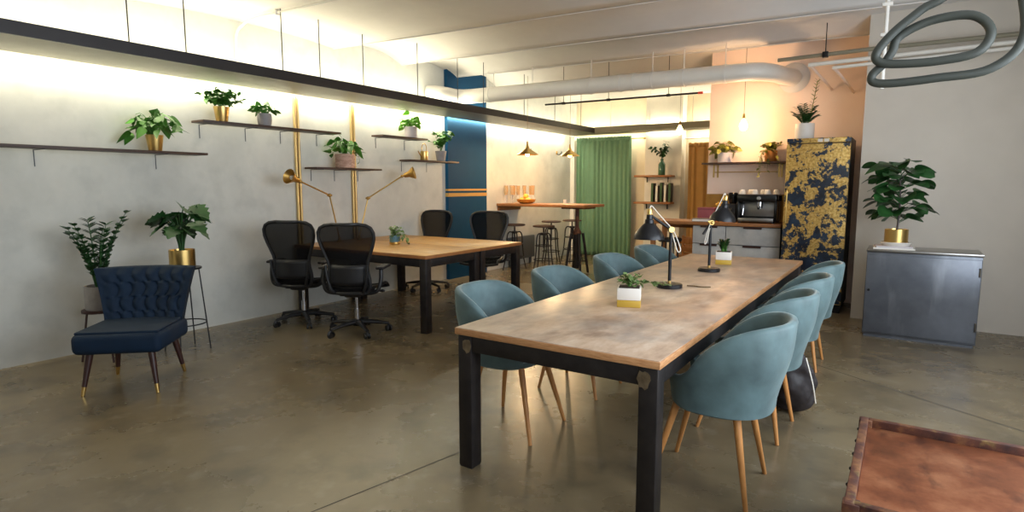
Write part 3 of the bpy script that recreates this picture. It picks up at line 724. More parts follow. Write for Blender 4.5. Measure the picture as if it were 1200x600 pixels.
# ------------------------------------------------------------------ blue tufted chair and plants behind it (left)
t = thing('tufted_cocktail_chair', 'petrol blue velvet chair with woven tufted back and brass-tipped legs', 'chair', (-4.74, 2.02, 0), math.atan2(-.73, .68)-PI/2)
def cb(u, v):
    x = (u-.5)*2; z = .40+.44*v; w = .27+.085*v**1.3
    y = -.20-.12*v+.10*x*x*(.6+.4*v)
    ridge = abs(math.sin(PI*(u*7+ (.5 if int(v*4) % 2 else 0)+.28*math.sin(v*PI*4))))
    edge = min(1, 8*min(u, 1-u))*min(1, 8*min(v+.02, 1-v))
    return (x*w, y+(.028*ridge**.6)*edge, z)
def cbb(u, v):
    x = (u-.5)*2; z = .40+.44*v; w = .27+.085*v**1.3
    return (x*w, -.20-.12*v+.10*x*x*(.6+.4*v)-.065, z)
mb = MB(); F_ = mb.grid(cb, 84, 40); B_ = mb.grid(cbb, 84, 40)
for i in range(84):
    mb._f([F_[i][40], F_[i+1][40], B_[i+1][40], B_[i][40]]); mb._f([F_[i][0], B_[i][0], B_[i+1][0], F_[i+1][0]])
for j in range(40):
    mb._f([F_[0][j], F_[0][j+1], B_[0][j+1], B_[0][j]]); mb._f([F_[84][j], B_[84][j], B_[84][j+1], F_[84][j+1]])
mb.build('tufted_backrest', M['bluevelvet'], t, 70)
mb = MB(); mb.box((0, .03, .37), (.58, .56, .15), .045, seg=4); mb.build('seat', M['bluevelvet'], t)
mb = MB(); mb.box((0, .03, .447), (.54, .50, .02), .01, seg=3); mb.build('seat_pad', M['bluevelvet'], t)
for sx in (-1, 1):
    for sy in (-1, 1):
        a, b = Vector((sx*.20, sy*.20+.03, .30)), Vector((sx*.245, sy*.25+.03, 0))
        c_ = a+(b-a)*.78
        mb = MB(); mb.tube([a, c_], [.025, .0155], 14); lg = mb.build('leg', M['darkwood'], t)
        mb = MB(); mb.tube([c_, b], [.0162, .011], 14); mb.build('brass_tip', M['brass'], lg)
# metal plant stand with monstera
t = thing('plant_stand', 'thin black metal plant stand behind the petrol blue chair', 'plant stand', (-5.33, 2.70, 0))
mb = MB()
mb.lathe([(0, .735), (.15, .735), (.15, .75), (0, .75)], 28); mb.build('top', M['black'], t)
for k in range(4):
    a = PI/4+k*PI/2; d = Vector((math.cos(a), math.sin(a), 0))
    mb = MB(); mb.tube([d*.13+Vector((0, 0, .735)), d*.19], .006, 8); mb.build('leg', M['black'], t)
mb = MB(); mb.lathe([(.158, .24), (.166, .24), (.166, .25), (.158, .25), (.158, .24)], 28); mb.build('brace_ring', M['black'], t)
t = potted('potted_monstera', 'monstera with split leaves in a gold pot behind the petrol blue chair', 'potted plant', (-5.33, 2.70, .75), 'cyl', .105, .16, M['brass'], 'monstera', 22, .19, .42, .19, .085, M['leafdark'], 17, clip=-.42)
t = thing('plant_stand', 'low dark plant stand at the far left behind the petrol blue chair', 'plant stand', (-5.60, 2.14, 0))
mb = MB(); mb.lathe([(0, .42), (.14, .42), (.14, .44), (0, .44)], 28); mb.build('top', M['darkwood'], t)
for k in range(3):
    a = k*PI*2/3; d = Vector((math.cos(a), math.sin(a), 0)); mb = MB(); mb.tube([d*.1+Vector((0, 0, .42)), d*.16], .009, 8); mb.build('leg', M['darkwood'], t)
potted('potted_zz_plant', 'tall feathery dark green plant at the far left behind the petrol blue chair', 'potted plant', (-5.60, 2.14, .44), 'cyl', .11, .2, M['grey_pot'], 'zz', 16, .24, .66, .085, .02, M['leafdark'], 23, clip=-.3)

# ------------------------------------------------------------------ bar corner
t = thing('bar_table', 'tall wooden bar table against the left wall with one iron pedestal', 'bar table', (-5.14, 8.88, 0))
mb = MB(); mb.bb(-.858, .86, -.38, .38, 1.12, 1.165, .004); mb.build('bar_top', M['oakedge'], t)
mb = MB(); mb.bb(.34, .78, -.2, .2, 1.09, 1.12, .004); mb.cyl((.54, 0, .70), (.54, 0, 1.095), .034, 18)
mb.lathe([(0, .66), (.07, .66), (.075, .70), (.05, .74), (.034, .78), (0, .78)], 20, (.54, 0, 0)); mb.build('screw_post', M['rust'], t)
mb = MB(); mb.lathe([(0, .08), (.055, .08), (.06, .66), (0, .67)], 16, (.54, 0, 0)); mb.build('pedestal', M['darksteel'], t)
for k in range(4):
    a = PI/4+k*PI/2; d = Vector((math.cos(a), math.sin(a), 0)); c_ = Vector((.54, 0, 0))
    mb = MB(); mb.tube([c_+d*.10+Vector((0, 0, .68)), c_+d*.14+Vector((0, 0, .45)), c_+d*.2], [.022, .024, .022], 8); mb.tube([c_+d*.02+Vector((0, 0, .2)), c_+d*.165+Vector((0, 0, .2))], .012, 6); mb.build('leg', M['darksteel'], t)
mb = MB(); mb.bb(-.855, -.825, -.36, .36, 1.04, 1.119, .003); mb.build('wall_ledger', M['oakedge'], t)
def stool(label, loc, rz):
    t = thing('bar_stool', label, 'stool', loc, rz, 'black industrial bar stools')
    mb = MB(); mb.lathe([(0, .775), (.17, .775), (.188, .782), (.188, .80), (.176, .806), (0, .808)], 32); mb.build('seat', M['walnut'], t)
    mb = MB(); mb.cyl((0, 0, .42), (0, 0, .775), .014, 12); mb.lathe([(0, .64), (.05, .64), (.055, .66), (.05, .68), (0, .68)], 18); mb.build('screw_spindle', M['darksteel'], t)
    for k in range(4):
        a = PI/4+k*PI/2; d = Vector((math.cos(a), math.sin(a), 0))
        mb = MB(); mb.tube(arc_pts([d*.045+Vector((0, 0, .66)), d*.10+Vector((0, 0, .665)), d*.135+Vector((0, 0, .60)), d*.145+Vector((0, 0, .45)), d*.17+Vector((0, 0, .2)), d*.215]), .0115, 8); mb.build('leg', M['darksteel'], t)
    for z, r in ((.22, .167), (.46, .143)):
        mb = MB(); mb.tube([(r*math.cos(2*PI*k/28), r*math.sin(2*PI*k/28), z) for k in range(28)], .008, 8, closed=True); mb.build('foot_ring', M['darksteel'], t)
    return t
st0 = stool('black industrial bar stool in front of the bar table, nearest the long table', (-5.10, 8.62, 0), .3)
dup(st0, (-5.66, 9.85, 0), .7, 'black industrial bar stool behind the bar table on the wall side')
dup(st0, (-5.5, 10.4, 0), 1.1, 'black industrial bar stool behind the bar table, half hidden by its pedestal')
dup(st0, (-5.72, 8.66, 0), .1, 'black industrial bar stool close to the blue pilaster behind the office chair')
# glasses, bowl, candle on the bar top
gx = [(-5.90, 8.66), (-5.85, 8.76), (-5.79, 8.68), (-5.74, 8.80), (-5.90, 8.90), (-5.66, 8.88), (-5.60, 9.0), (-5.52, 8.94)]
gl = ['leftmost tall amber glass on the bar, against the wall', 'tall amber glass second from the left on the bar', 'tall amber glass third from the left on the bar', 'tall amber glass left behind the fruit bowl on the bar',
      'tall amber glass farthest back by the wall on the bar', 'tall amber glass directly behind the fruit bowl on the bar', 'tall amber glass behind the right side of the fruit bowl', 'rightmost tall amber glass behind the fruit bowl']
for i, (x, y) in enumerate(gx):
    t = thing('drinking_glass', gl[i], 'glass', (x, y, 1.165), 0, 'tall amber glasses on the bar')
    mb = MB(); mb.lathe([(0, 0), (.028, 0), (.03, .003), (.028, .11), (.038, .32), (.036, .32), (.026, .11), (0, .012)], 20); mb.build('glass_body', M['clear'], t)
    mb = MB(); mb.lathe([(0, .15), (.0272, .15), (.0345, .312), (0, .312)], 20); mb.build('amber_filling', M['amber'], t)
t = thing('fruit_bowl', 'round golden bowl of yellow fruit on the bar top', 'bowl', (-5.52, 8.72, 1.165))
mb = MB(); mb.lathe([(0, 0), (.09, 0), (.15, .03), (.17, .075), (.166, .08), (.145, .038), (.085, .012), (0, .01)], 32); mb.build('bowl_body', M['wicker'], t)
for i, (x, y, z, w) in enumerate(((-.07, -.03, .06, 'left piece of yellow fruit in the golden bowl'), (.06, -.05, .06, 'right piece of yellow fruit in the golden bowl'), (.0, .07, .06, 'rear piece of yellow fruit in the golden bowl'), (-.002, -.005, .125, 'topmost piece of yellow fruit in the golden bowl'))):
    mb = MB(); mb.ball((0, 0, 0), .048, (1.05, 1, .95)); mb.tube([(0, 0, .04), (.004, 0, .052)], .004, 6)
    o = mb.build('yellow_fruit', M['yellow']); o.location = (-5.52+x, 8.72+y, 1.165+z); tag(o, w, 'fruit', 'yellow fruit in the golden bowl')
t = thing('candle_jar', 'small white candle jar on the bar top near the green curtain', 'candle', (-4.98, 9.15, 1.165))
mb = MB(); mb.lathe([(0, 0), (.03, 0), (.032, .07), (.029, .07), (.027, .05), (0, .05)], 18); mb.build('jar', M['white_pot'], t)
mb = MB(); mb.cyl((0, 0, .05), (0, 0, .066), .002, 6); mb.build('wick', M['black'], t)
# radiator under the bar
t = thing('flat_radiator', 'dark grey flat radiator low on the wall under the bar', 'radiator', (XL+.003, 9.25, .12))
mb = MB(); mb.bb(.03, .09, -.5, .4, 0.0, .42, .01); mb.build('panel', M['slate'], t)
for y in (-.4, .3):
    mb = MB(); mb.bb(.0, .04, y-.02, y+.02, .05, .35); mb.bb(.03, .07, y-.02, y+.02, -.12, .02); mb.build('bracket', M['slate'], t)
# pendants with brass cone shades
def cone_pendant(label, x, y, z):
    t = thing('hanging_pendant_lamp', label, 'pendant lamp', (x, y, z), 0, 'brass cone pendants over the bar')
    mb = MB(); mb.lathe([(0, .15), (.022, .145), (.034, .10), (.185, .0), (.182, -.002), (.034, .09), (0, .085)], 36); sh = mb.build('cone_shade', M['brass'], t)
    mb = MB(); mb.lathe([(0, .21), (.012, .205), (.016, .14), (0, .14)], 16); mb.build('lamp_holder', M['brassdull'], t)
    mb = MB(); mb.cyl((0, 0, .18), (0, 0, ZC+.05-z), .003, 6); mb.build('cord', M['darkcord'], t)
    mb = MB(); mb.ball((0, 0, .012), .036); mb.build('bulb', M['filament'], t)
    point('pendant_light', (x, y, z-.05), 34, (1, .66, .34), .03)
cone_pendant('brass cone pendant lamp over the bar, nearer the blue pilaster', -5.12, 8.12, 1.97)
cone_pendant('brass cone pendant lamp over the bar, nearer the green curtain', -5.12, 9.56, 2.01)
# wall hooks above the bar
for y, z, lab in ((9.45, 2.13, 'small dark wall hook behind the first brass cone pendant'), (10.63, 2.14, 'curved dark wall hook left of the green curtain')):
    t = thing('wall_mount_hook', lab, 'hook', (XL, y, z))
    mb = MB(); mb.box((.008, 0, 0), (.014, .045, .07), .004); mb.build('back_plate', M['brassdull'], t)
    mb = MB(); mb.tube(arc_pts([(.012, 0, -.02), (.045, .01, -.035), (.09, .03, -.015), (.10, .035, .03)]), .009, 8); mb.build('curved_arm', M['darksteel'], t)

# ------------------------------------------------------------------ back wall: curtains, small shelves
def curtain(label, x0, x1, y, z0, z1, m, waves, amp, seed):
    t = thing('curtain', label, 'curtain', (x0, y, z0)); rnd = random.Random(seed); ph = [rnd.uniform(0, 6) for _ in range(4)]
    W, Hh = x1-x0, z1-z0
    def f(u, v):
        fold = math.sin(2*PI*waves*u+1.1*math.sin(2*PI*u*2.3+ph[0])+.25*math.sin(v*3+ph[1]))
        a = amp*(.35+.65*(1-v)**.5)*(.75+.25*math.sin(2*PI*u*3.1+ph[2])); zz = Hh*v
        if v > .985: zz += .012*math.sin(u*waves*7)
        return (W*u+.02*math.sin(v*4+ph[3])*(1-v), a*fold, zz)
    mb = MB(); mb.grid(f, int(waves*14), 24); mb.build('curtain_cloth', m, t, 80, solid=.006)
    def g(u, v):
        return (W*u, -.018+.036*v if False else .012*math.sin(2*PI*waves*2*u)-.0, Hh-.10+.115*v+.006*math.sin(u*waves*9))
    mb = MB(); mb.grid(lambda u, v: (W*u, -.022+.006*math.sin(2*PI*waves*2*u), Hh-.07+.08*v+.006*math.sin(u*waves*9)), int(waves*14), 3); mb.build('gathered_heading', m, t, 80, solid=.004)
    return t
def rod(label, x0, x1, y, z, m):
    t = thing('curtain_rod', label, 'curtain rod', (x0, y, z))
    mb = MB(); mb.cyl((0, 0, 0), (x1-x0, 0, 0), .011, 12); mb.build('pole', m, t)
    for x in (x1-x0,):
        mb = MB(); mb.lathe([(0, 0), (.016, .0), (.026, .02), (.02, .045), (0, .055)], 16, (x, 0, 0), Matrix.Rotation(PI/2, 4, 'Y')); mb.build('finial', m, t)
    for x in (.03, x1-x0-.05):
        mb = MB(); mb.cyl((x, 0, 0), (x, YB-y, 0), .008, 8); mb.build('bracket', m, t)
curtain('long green curtain hanging from its rod on the back wall', -5.885, -4.66, 11.30, .015, 2.46, M['green'], 12, .036, 2)
rod('dark brass curtain rod carrying the green curtain', -5.89, -4.42, 11.345, 2.42, M['brassdull'])
curtain('mustard brown curtain in the doorway behind the counter', -3.50, -2.9, 11.30, .015, 2.27, M['mustard'], 4, .022, 5)
rod('pale curtain rod carrying the mustard brown curtain', -3.6, -2.75, 11.345, 2.37, M['steelwhite'])
def bshelf(label, z):
    t = thing('wall_shelf', label, 'shelf', (-4.47, 11.0, z), 0, 'small oak shelves on the white chimney breast')
    mb = MB(); mb.bb(0, .75, 0, .199, -.04, 0, .004); mb.build('board', M['oakedge'], t)
    for x in (.2, .62):
        mb = MB(); mb.bb(x-.012, x+.012, .05, .199, -.048, -.04); mb.bb(x-.012, x+.012, .192, .199, -.14, -.048); mb.build('bracket', M['black'], t)
bshelf('upper oak shelf on the white chimney breast under the green vase', 1.68); bshelf('lower oak shelf on the white chimney breast under the magazines', 1.165)
t = thing('bottle_vase', 'dark green glass vase with leafy sprigs on the upper oak shelf', 'vase', (-3.93, 11.05, 1.68)); rnd = random.Random(31)
mb = MB(); mb.lathe([(0, 0), (.062, 0), (.066, .01), (.066, .2), (.05, .235), (.03, .26), (.03, .30), (.034, .305), (.026, .305), (.024, .25), (0, .24)], 28); mb.build('vase_body', M['greenglass'], t)
lv, st = MB(), MB()
for k in range(8):
    a = rnd.uniform(0, 2*PI); o_ = Vector((math.cos(a), math.sin(a)*.5, 0)); tip = o_*rnd.uniform(.12, .26)*.9+Vector((0, -.02, rnd.uniform(.42, .66)))
    pts = bez((0, 0, .29), o_*.05+Vector((0, 0, .5)), tip, 7); st.tube(pts, .003, 5)
    for j in range(2, 8):
        for q in (-1, 1): leaf(lv, pts[j], Vector((rnd.uniform(-1, 1), rnd.uniform(-.6, .6), rnd.uniform(-.5, .6))), .075, .026, .2, 'round', 5)
[setattr(v.co, 'y', min(v.co.y, .13)) for v in lv.bm.verts]
lv.build('leaf_sprigs', M['leafdark'], t, 80); st.build('stems', M['leafdark'], t, 80)
ml = ['leftmost dark magazine standing on the lower oak shelf', 'pale magazine second from the left on the lower oak shelf', 'dark magazine in the middle of the lower oak shelf', 'pale magazine second from the right on the lower oak shelf', 'rightmost dark magazine standing on the lower oak shelf']
for i in range(5):
    t = thing('magazine', ml[i], 'magazine', (-4.10+.085*i, 11.10, 1.166), R_(-4+3*(i % 3)), 'magazines on the lower oak shelf')
    hh = (.36, .31, .37, .33, .36)[i]
    mb = MB(); mb.box((0, 0, hh/2), (.05, .13, hh), .002); mb.build('cover', M['redcover'] if i % 2 == 0 else M['greybook'], t)
    mb = MB(); mb.box((0.0, -.0665, hh/2), (.042, .002, hh*.96)); mb.build('page_edges', M['paper'] if i % 2 else M['leafdark'], t)

# ------------------------------------------------------------------ kitchen
def cabinet(label, x0, x1):
    t = thing('drawer_cabinet', label, 'cabinet', (x0, 7.90, 0), 0, 'grey concrete-fronted kitchen cabinets'); W = x1-x0
    mb = MB(); mb.bb(0.004, W-.004, .03, .54, .08, .955); mb.bb(.01, W-.01, .07, .54, 0, .08); mb.build('carcass', M['slate'], t)
    for z0, z1 in ((.715, .945), (.43, .705), (.09, .42)):
        mb = MB(); mb.bb(.004, W-.004, .005, .03, z0, z1, .003); d = mb.build('drawer', M['concrete'], t)
        mb = MB(); mb.bb(W/2-.11, W/2+.11, -.012, .012, z1-.004, z1+.004); mb.bb(W/2-.11, W/2+.11, -.012, -.008, z1-.02, z1-.004); mb.build('handle', M['darkwood'], d)
cabinet('narrow grey concrete drawer cabinet at the left under the counter', -2.36, -1.93); cabinet('wide grey concrete drawer cabinet beside the painted fridge', -1.93, -1.27)
t = thing('kitchen_counter', 'wooden kitchen worktop running from the fridge past the wall end', 'counter', (-3.0, 7.86, 0))
mb = MB(); mb.bb(0, 1.735, 0, .585, .957, 1.0, .004); mb.build('worktop', M['oakedge'], t)
for y in (.06, .52):
    mb = MB(); mb.bb(.06, .12, y-.03, y+.03, 0, .957, .003); mb.build('leg', M['oakedge'], t)
mb = MB(); mb.bb(.12, .62, .50, .53, .88, .957, .003); mb.build('rear_rail', M['oakedge'], t)
t = thing('low_stool', 'round black stool standing under the open end of the counter', 'stool', (-2.72, 8.06, 0))
mb = MB(); mb.lathe([(0, .70), (.15, .70), (.165, .715), (.165, .74), (.15, .75), (0, .752)], 28); mb.build('seat', M['blackplastic'], t)
for k in range(4):
    a = PI/4+k*PI/2; d = Vector((math.cos(a), math.sin(a), 0)); mb = MB(); mb.tube([d*.11+Vector((0, 0, .70)), d*.17], .011, 8); mb.build('leg', M['blackplastic'], t)
t = thing('slatted_crate', 'pale slatted wooden crate stack behind the stool under the counter', 'crate', (-2.62, 8.8, 0))
for k in range(6):
    mb = MB(); mb.bb(-.2, .2, -.16, -.145, .02+k*.12, .10+k*.12, .003); mb.bb(-.2, .2, .145, .16, .02+k*.12, .10+k*.12, .003); mb.build('slat', M['legwood'], t)
for sx in (-1, 1):
    for sy in (-1, 1):
        mb = MB(); mb.box((sx*.185, sy*.13, .36), (.03, .03, .72), .002); mb.build('corner_post', M['legwood'], t)
# kitchen wall shelf
t = thing('wall_shelf', 'dark shelf with brass brackets on the blush kitchen wall', 'shelf', (-2.36, 8.2, 1.785))
mb = MB(); mb.bb(0, 1.09, 0, .235, -.025, 0, .003); mb.build('board', M['walnut'], t)
for x in (.16, .98):
    mb = MB(); mb.bb(x-.01, x+.01, .03, .25, -.035, -.025); mb.bb(x-.01, x+.01, .03, .042, -.2, -.025); mb.bb(x-.01, x+.01, .238, .25, -.2, -.03); mb.build('bracket', M['brass'], t)
mb = MB(); mb.cyl((.16, .06, -.13), (.98, .06, -.13), .006, 8); mb.build('hanging_rail', M['brass'], t)
potted('potted_calathea', 'olive-leaved plant in a lilac grey pot on the kitchen shelf', 'potted plant', (-2.08, 8.31, 1.785), 'cyl', .095, .13, M['pale_pot'], 'pothos', 44, .2, .17, .085, .034, M['leafolive'], 41, ymax=.11)
t = potted('potted_ivy', 'trailing yellow-green plant in a gilded pot on the kitchen shelf', 'potted plant', (-1.50, 8.31, 1.785), 'cyl', .075, .14, M['terracotta'], 'bush', 22, .15, .12, .06, .024, M['leafolive'], 42, trail=(7, .2, .33, -.07, -.03), ymax=.11, edge=lambda c: Vector((c.x, min(c.y, -.125), c.z)))
# coffee machine, cups, grinder
t = thing('coffee_machine', 'black and steel espresso machine on the worktop beside the fridge', 'coffee machine', (-1.575, 8.12, 1.0))
mb = MB(); mb.bb(-.235, .235, -.04, .20, .02, .36, .01); mb.bb(-.235, .235, -.21, .20, .27, .36, .012); mb.bb(-.235, -.21, -.2, 0, .02, .3, .004); mb.bb(.21, .235, -.2, 0, .02, .3, .004); mb.build('body', M['blackgloss'], t)
mb = MB(); mb.bb(-.21, .21, -.045, -.038, .08, .27, .002); mb.build('back_panel', M['steel'], t)
mb = MB(); mb.bb(-.21, .21, -.225, -.03, .02, .065, .005); mb.build('drip_tray', M['steel'], t)
for sx in (-.2, .2):
    for sy in (-.17, .16):
        mb = MB(); mb.cyl((sx, sy, 0), (sx, sy, .022), .018, 12); mb.build('foot', M['black'], t)
mb = MB(); mb.cyl((.03, -.12, .19), (.03, -.12, .275), .035, 20); gh = mb.build('group_head', M['chrome'], t)
mb = MB(); mb.tube([(.03, -.13, .205), (.04, -.27, .19)], [.016, .013], 12); mb.build('portafilter_handle', M['black'], gh)
mb = MB(); mb.lathe([(0, .0), (.026, 0), (.026, .012), (.02, .014), (0, .012)], 22, (.03, -.208, .315), Matrix.Rotation(PI/2, 4, 'X')); mb.build('pressure_gauge', M['chrome'], t)
mb = MB(); mb.tube(arc_pts([(-.16, -.13, .28), (-.16, -.16, .2), (-.165, -.17, .1)]), .006, 8); mb.build('steam_wand', M['chrome'], t)
mb = MB(); mb.tube([(-.22, -.2, .365), (-.22, .18, .365), (.22, .18, .365), (.22, -.2, .365), (-.22, -.2, .365)], .005, 6); mb.build('cup_rail', M['chrome'], t)
cl = ['leftmost', 'second from the left', 'third from the left', 'third from the right', 'second from the right', 'rightmost']
for i in range(6):
    t = thing('coffee_cup', cl[i]+' upturned white cup on top of the coffee machine', 'cup', (-1.765+.076*i, 8.0+.14*(i % 2), 1.3605), PI/2, 'white cups on the coffee machine')
    mb = MB(); mb.lathe([(.038, 0), (.036, .0), (.03, .045), (.02, .058), (0, .056), (0, .064), (.022, .066), (.034, .05), (.041, 0), (.038, 0)], 22); mb.build('cup_body', M['white_pot'], t)
    mb = MB(); mb.tube(arc_pts([(.038, 0, .012), (.058, 0, .02), (.055, 0, .042), (.034, 0, .046)]), .004, 8); mb.build('handle', M['white_pot'], t)
t = thing('coffee_grinder', 'slim black coffee grinder left of the espresso machine', 'coffee grinder', (-1.905, 8.12, 1.0))
mb = MB(); mb.box((0, 0, .12), (.13, .2, .24), .015); mb.build('body', M['blackplastic'], t)
mb = MB(); mb.lathe([(0, .24), (.045, .24), (.06, .30), (.062, .37), (.05, .385), (0, .387)], 22); mb.build('bean_hopper', M['blackgloss'], t)
mb = MB(); mb.tube([(0, -.09, .17), (0, -.15, .16)], [.018, .012], 12); mb.build('spout', M['steel'], t)
t = thing('storage_box', 'mauve box with a lid at the left of the worktop', 'box', (-2.26, 8.22, 1.0))
mb = MB(); mb.box((0, 0, .08), (.22, .18, .16), .006); mb.build('box_body', M['pinkbox'], t)
mb = MB(); mb.box((0, 0, .165), (.226, .186, .03), .005); mb.build('lid', M['pinkbox'], t)
t = thing('hardback_book', 'grey hardback book lying on the worktop in front of the mauve box', 'book', (-2.24, 7.975, 1.0), R_(6))
mb = MB(); mb.bb(-.13, .13, -.09, .09, .006, .034); mb.build('pages', M['paper'], t)
mb = MB(); mb.bb(-.135, .135, -.095, .095, 0, .006, .001); mb.bb(-.135, .135, -.095, .095, .034, .04, .001); mb.bb(-.135, -.130, -.095, .095, .0, .04, .001); mb.build('cover', M['greybook'], t)
t = thing('dried_flowers', 'small gold vase of dried yellow flowers on the worktop', 'vase', (-2.04, 8.02, 1.0)); rnd = random.Random(50)
mb = MB(); mb.lathe([(0, 0), (.03, 0), (.036, .05), (.022, .09), (.026, .1), (.018, .1), (0, .08)], 20); mb.build('vase_body', M['brassdull'], t)
mb = MB(); sp = MB()
for k in range(9):
    tip = Vector((rnd.uniform(-.05, .05), rnd.uniform(-.05, .05), rnd.uniform(.15, .25))); sp.tube([(0, 0, .09), tip], .0015, 5); mb.ball(tip, .015, seg=8)
mb.build('flower_heads', M['yellow'], t); sp.build('stems', M['leafolive'], t)
# fridge
t = thing('painted_fridge', 'tall fridge painted navy with gold leaf patches', 'fridge', (-.885, 7.66, 0))
mb = MB(); mb.bb(-.33, .33, .06, .70, .06, 2.02, .006); mb.build('body', M['slate'], t)
mb = MB(); mb.bb(-.33, .33, 0, .058, .10, 1.955, .008); d = mb.build('door', M['fridge'], t)
mb = MB(); mb.bb(-.33, .33, 0.002, .058, 1.962, 2.02, .006); cp = mb.build('control_panel', M['fridge'], t)
for x in (.02, .085):
    mb = MB(); mb.bb(x-.025, x+.025, -.001, .002, 1.973, 2.008, .001); mb.build('display', M['paper'], cp)
mb = MB(); mb.bb(-.32, .32, .03, .10, 0.0, .095); mb.build('plinth', M['black'], t)
mb = MB(); mb.tube([(-.295, -.0, 1.02), (-.295, -.035, 1.03), (-.295, -.035, 1.42), (-.295, 0, 1.43)], .009, 10); mb.build('handle', M['brass'], d)
t = potted('potted_zz_plant', 'dark spiky plant with one tall flower stalk in a white pot on the fridge', 'potted plant', (-1.07, 7.93, 2.02), 'cyl', .105, .19, M['white_pot'], 'zz', 16, .17, .24, .07, .018, M['leafdark'], 44)
mb = MB(); pts = arc_pts([(0.03, 0, .17), (.07, -.01, .38), (.11, -.02, .68)], 8); mb.tube(pts, .004, 6)
rnd = random.Random(3)
for k in range(8, len(pts)):
    for q in (-1, 1): leaf(mb, pts[k], Vector((q*.8, rnd.uniform(-.4, .4), .9)), .06, .014, .1, 'lance', 4)
mb.build('flower_stalk', M['leafolive'], t, 80)
# hanging bulbs
def bulb_pendant(label, x, y, z, power):
    t = thing('hanging_bulb', label, 'light bulb', (x, y, z), 0, 'bare hanging bulbs by the kitchen')
    mb = MB(); mb.lathe([(0, .115), (.014, .112), (.02, .06), (.024, .05), (0, .05)], 18); mb.build('brass_holder', M['brass'], t)
    mb = MB(); mb.lathe([(0, .055), (.018, .05), (.022, .03), (.045, -.01), (.052, -.045), (.042, -.08), (.02, -.098), (0, -.102)], 24); mb.build('bulb_glass', M['bulb'], t)
    mb = MB(); mb.cyl((0, 0, .11), (0, 0, ZC+.06-z), .003, 6); mb.build('cord', M['darkcord'], t)
    point('bulb_light', (x, y, z-.03), power, (1, .62, .32), .06)
bulb_pendant('bare glowing bulb hanging in front of the blush kitchen wall', -1.79, 8.0, 2.27, 120)
bulb_pendant('bare glowing bulb hanging left of the kitchen wall edge', -3.1, 9.5, 2.39, 18)

# ------------------------------------------------------------------ pipes under the ceiling
def pline(x, y0=7.32, sl=.077): return y0+(x+6)*sl
t = thing('hanging_duct_pipe', 'thick white insulated pipe hung under the ceiling across the room', 'pipe', (0, 0, 0))
PZ = 2.835
pts = [(-5.995, 6.74, PZ), (-5.90, 6.78, PZ), (-5.86, 6.88, PZ), (-5.855, 7.0, PZ), (-5.855, 7.15, PZ), (-5.84, 7.24, PZ), (-5.77, 7.31, PZ), (-5.66, pline(-5.66), PZ)]+[(x, pline(x), PZ) for x in (-4, -2.6, -1.8)]+[(-1.66, 7.67, PZ), (-1.55, 7.74, PZ), (-1.47, 7.86, PZ), (-1.42, 8.0, PZ), (-1.36, 8.25, PZ+.005), (-1.30, 8.445, PZ+.01)]
mb = MB(); mb.tube(pts, [.108]*17, 28); mb.build('pipe_body', M['steelwhite'], t, 60)
for x in (-5.3, -3.7, -3.28, -3.1, -2.85, -2.45, -1.95):
    mb = MB(); y = pline(x); mb.tube([(x-.018, y, PZ), (x+.018, y, PZ)], .114, 28); mb.build('clamp', M['steelwhite'], t)
for x in (-5.35, -5.25, -4.6, -3.7, -2.85, -2.45, -1.95):
    mb = MB(); y = pline(x); mb.cyl((x, y, PZ+.11), (x, y, ZC+.08), .006, 6); mb.build('suspension_rod', M['steelwhite'], t)
mb = MB(); mb.lathe([(.10, 0), (.19, .004), (.17, .02), (.12, .05), (.10, .05)], 24, (-1.30, 8.448, PZ+.01), Matrix.Rotation(PI/2, 4, 'X')); mb.build('wall_collar', M['ceil'], t)
CYL = lambda x: 7.80+.06*(x+4.5)
t = thing('hanging_conduit', 'thin dark conduit running just below the thick white pipe', 'conduit', (0, 0, 0))
mb = MB(); mb.tube([(x, CYL(x), 2.68) for x in (-4.6, -3.4, -2.34)], .013, 10); mb.build('tube', M['darksteel'], t)
for x in (-4.3, -3.6, -2.75):
    mb = MB(); mb.box((x, CYL(x), 2.68), (.05, .036, .036), .004); mb.cyl((x, CYL(x), 2.69), (x, CYL(x), ZC+.06), .004, 6); mb.build('clip', M['black'], t)
mb = MB(); mb.tube([(-2.36, CYL(-2.36), 2.68), (-2.30, CYL(-2.3), 2.68)], .016, 10); mb.build('red_end_cap', mat('red_plastic', lin(190, 50, 34), .5), t)
t = thing('hanging_conduit', 'dark grey conduit under the ceiling right of the white pipe elbow', 'conduit', (0, 0, 0))
mb = MB(); mb.tube([(-1.35, 7.62, 2.925), (-.39, 7.42, 2.90), (1.6, 7.30, 2.86)], .022, 12); mb.build('tube', M['traybottom'], t)
for x in (-.85,):
    mb = MB(); mb.box((x, 7.515, 2.912), (.06, .06, .06), .005); mb.cyl((x, 7.515, 2.93), (x, 7.515, ZC+.1), .005, 6); mb.build('hanger', M['black'], t)
for k, (z, x0, lab) in enumerate(((2.80, -1.0, 'upper thin white pipe bending down above the fridge plant'), (2.745, -.76, 'lower thin white pipe bending down beside the upper one'))):
    t = thing('hanging_water_pipe', lab, 'pipe', (0, 0, 0))
    mb = MB(); mb.tube([(1.6, 7.36, z+.02), (-.3, 7.38, z), (x0, 7.42, z)], .022 if k == 0 else .018, 12); mb.build('straight_run', M['steelwhite'], t)
    mb = MB(); mb.tube([(x0, 7.42, z), (x0+.03, 7.5, z-.02), (x0+.10, 7.9, z-.10), (x0+.14, 8.44, z-.14)], .016, 10); mb.build('drop_bend', M['pink'], t)
t = thing('hanging_riser_pipe', 'vertical white pipe with clips at the upper right by the ceiling edge', 'pipe', (-.24, 6.1, 0))
mb = MB(); mb.cyl((0, 0, 2.30), (0, 0, 3.22), .016, 12); mb.build('tube', M['steelwhite'], t)
for z in (2.75, 3.0):
    mb = MB(); mb.box((.0, 0, z), (.075, .045, .03), .005); mb.build('clip', M['steelwhite'], t)
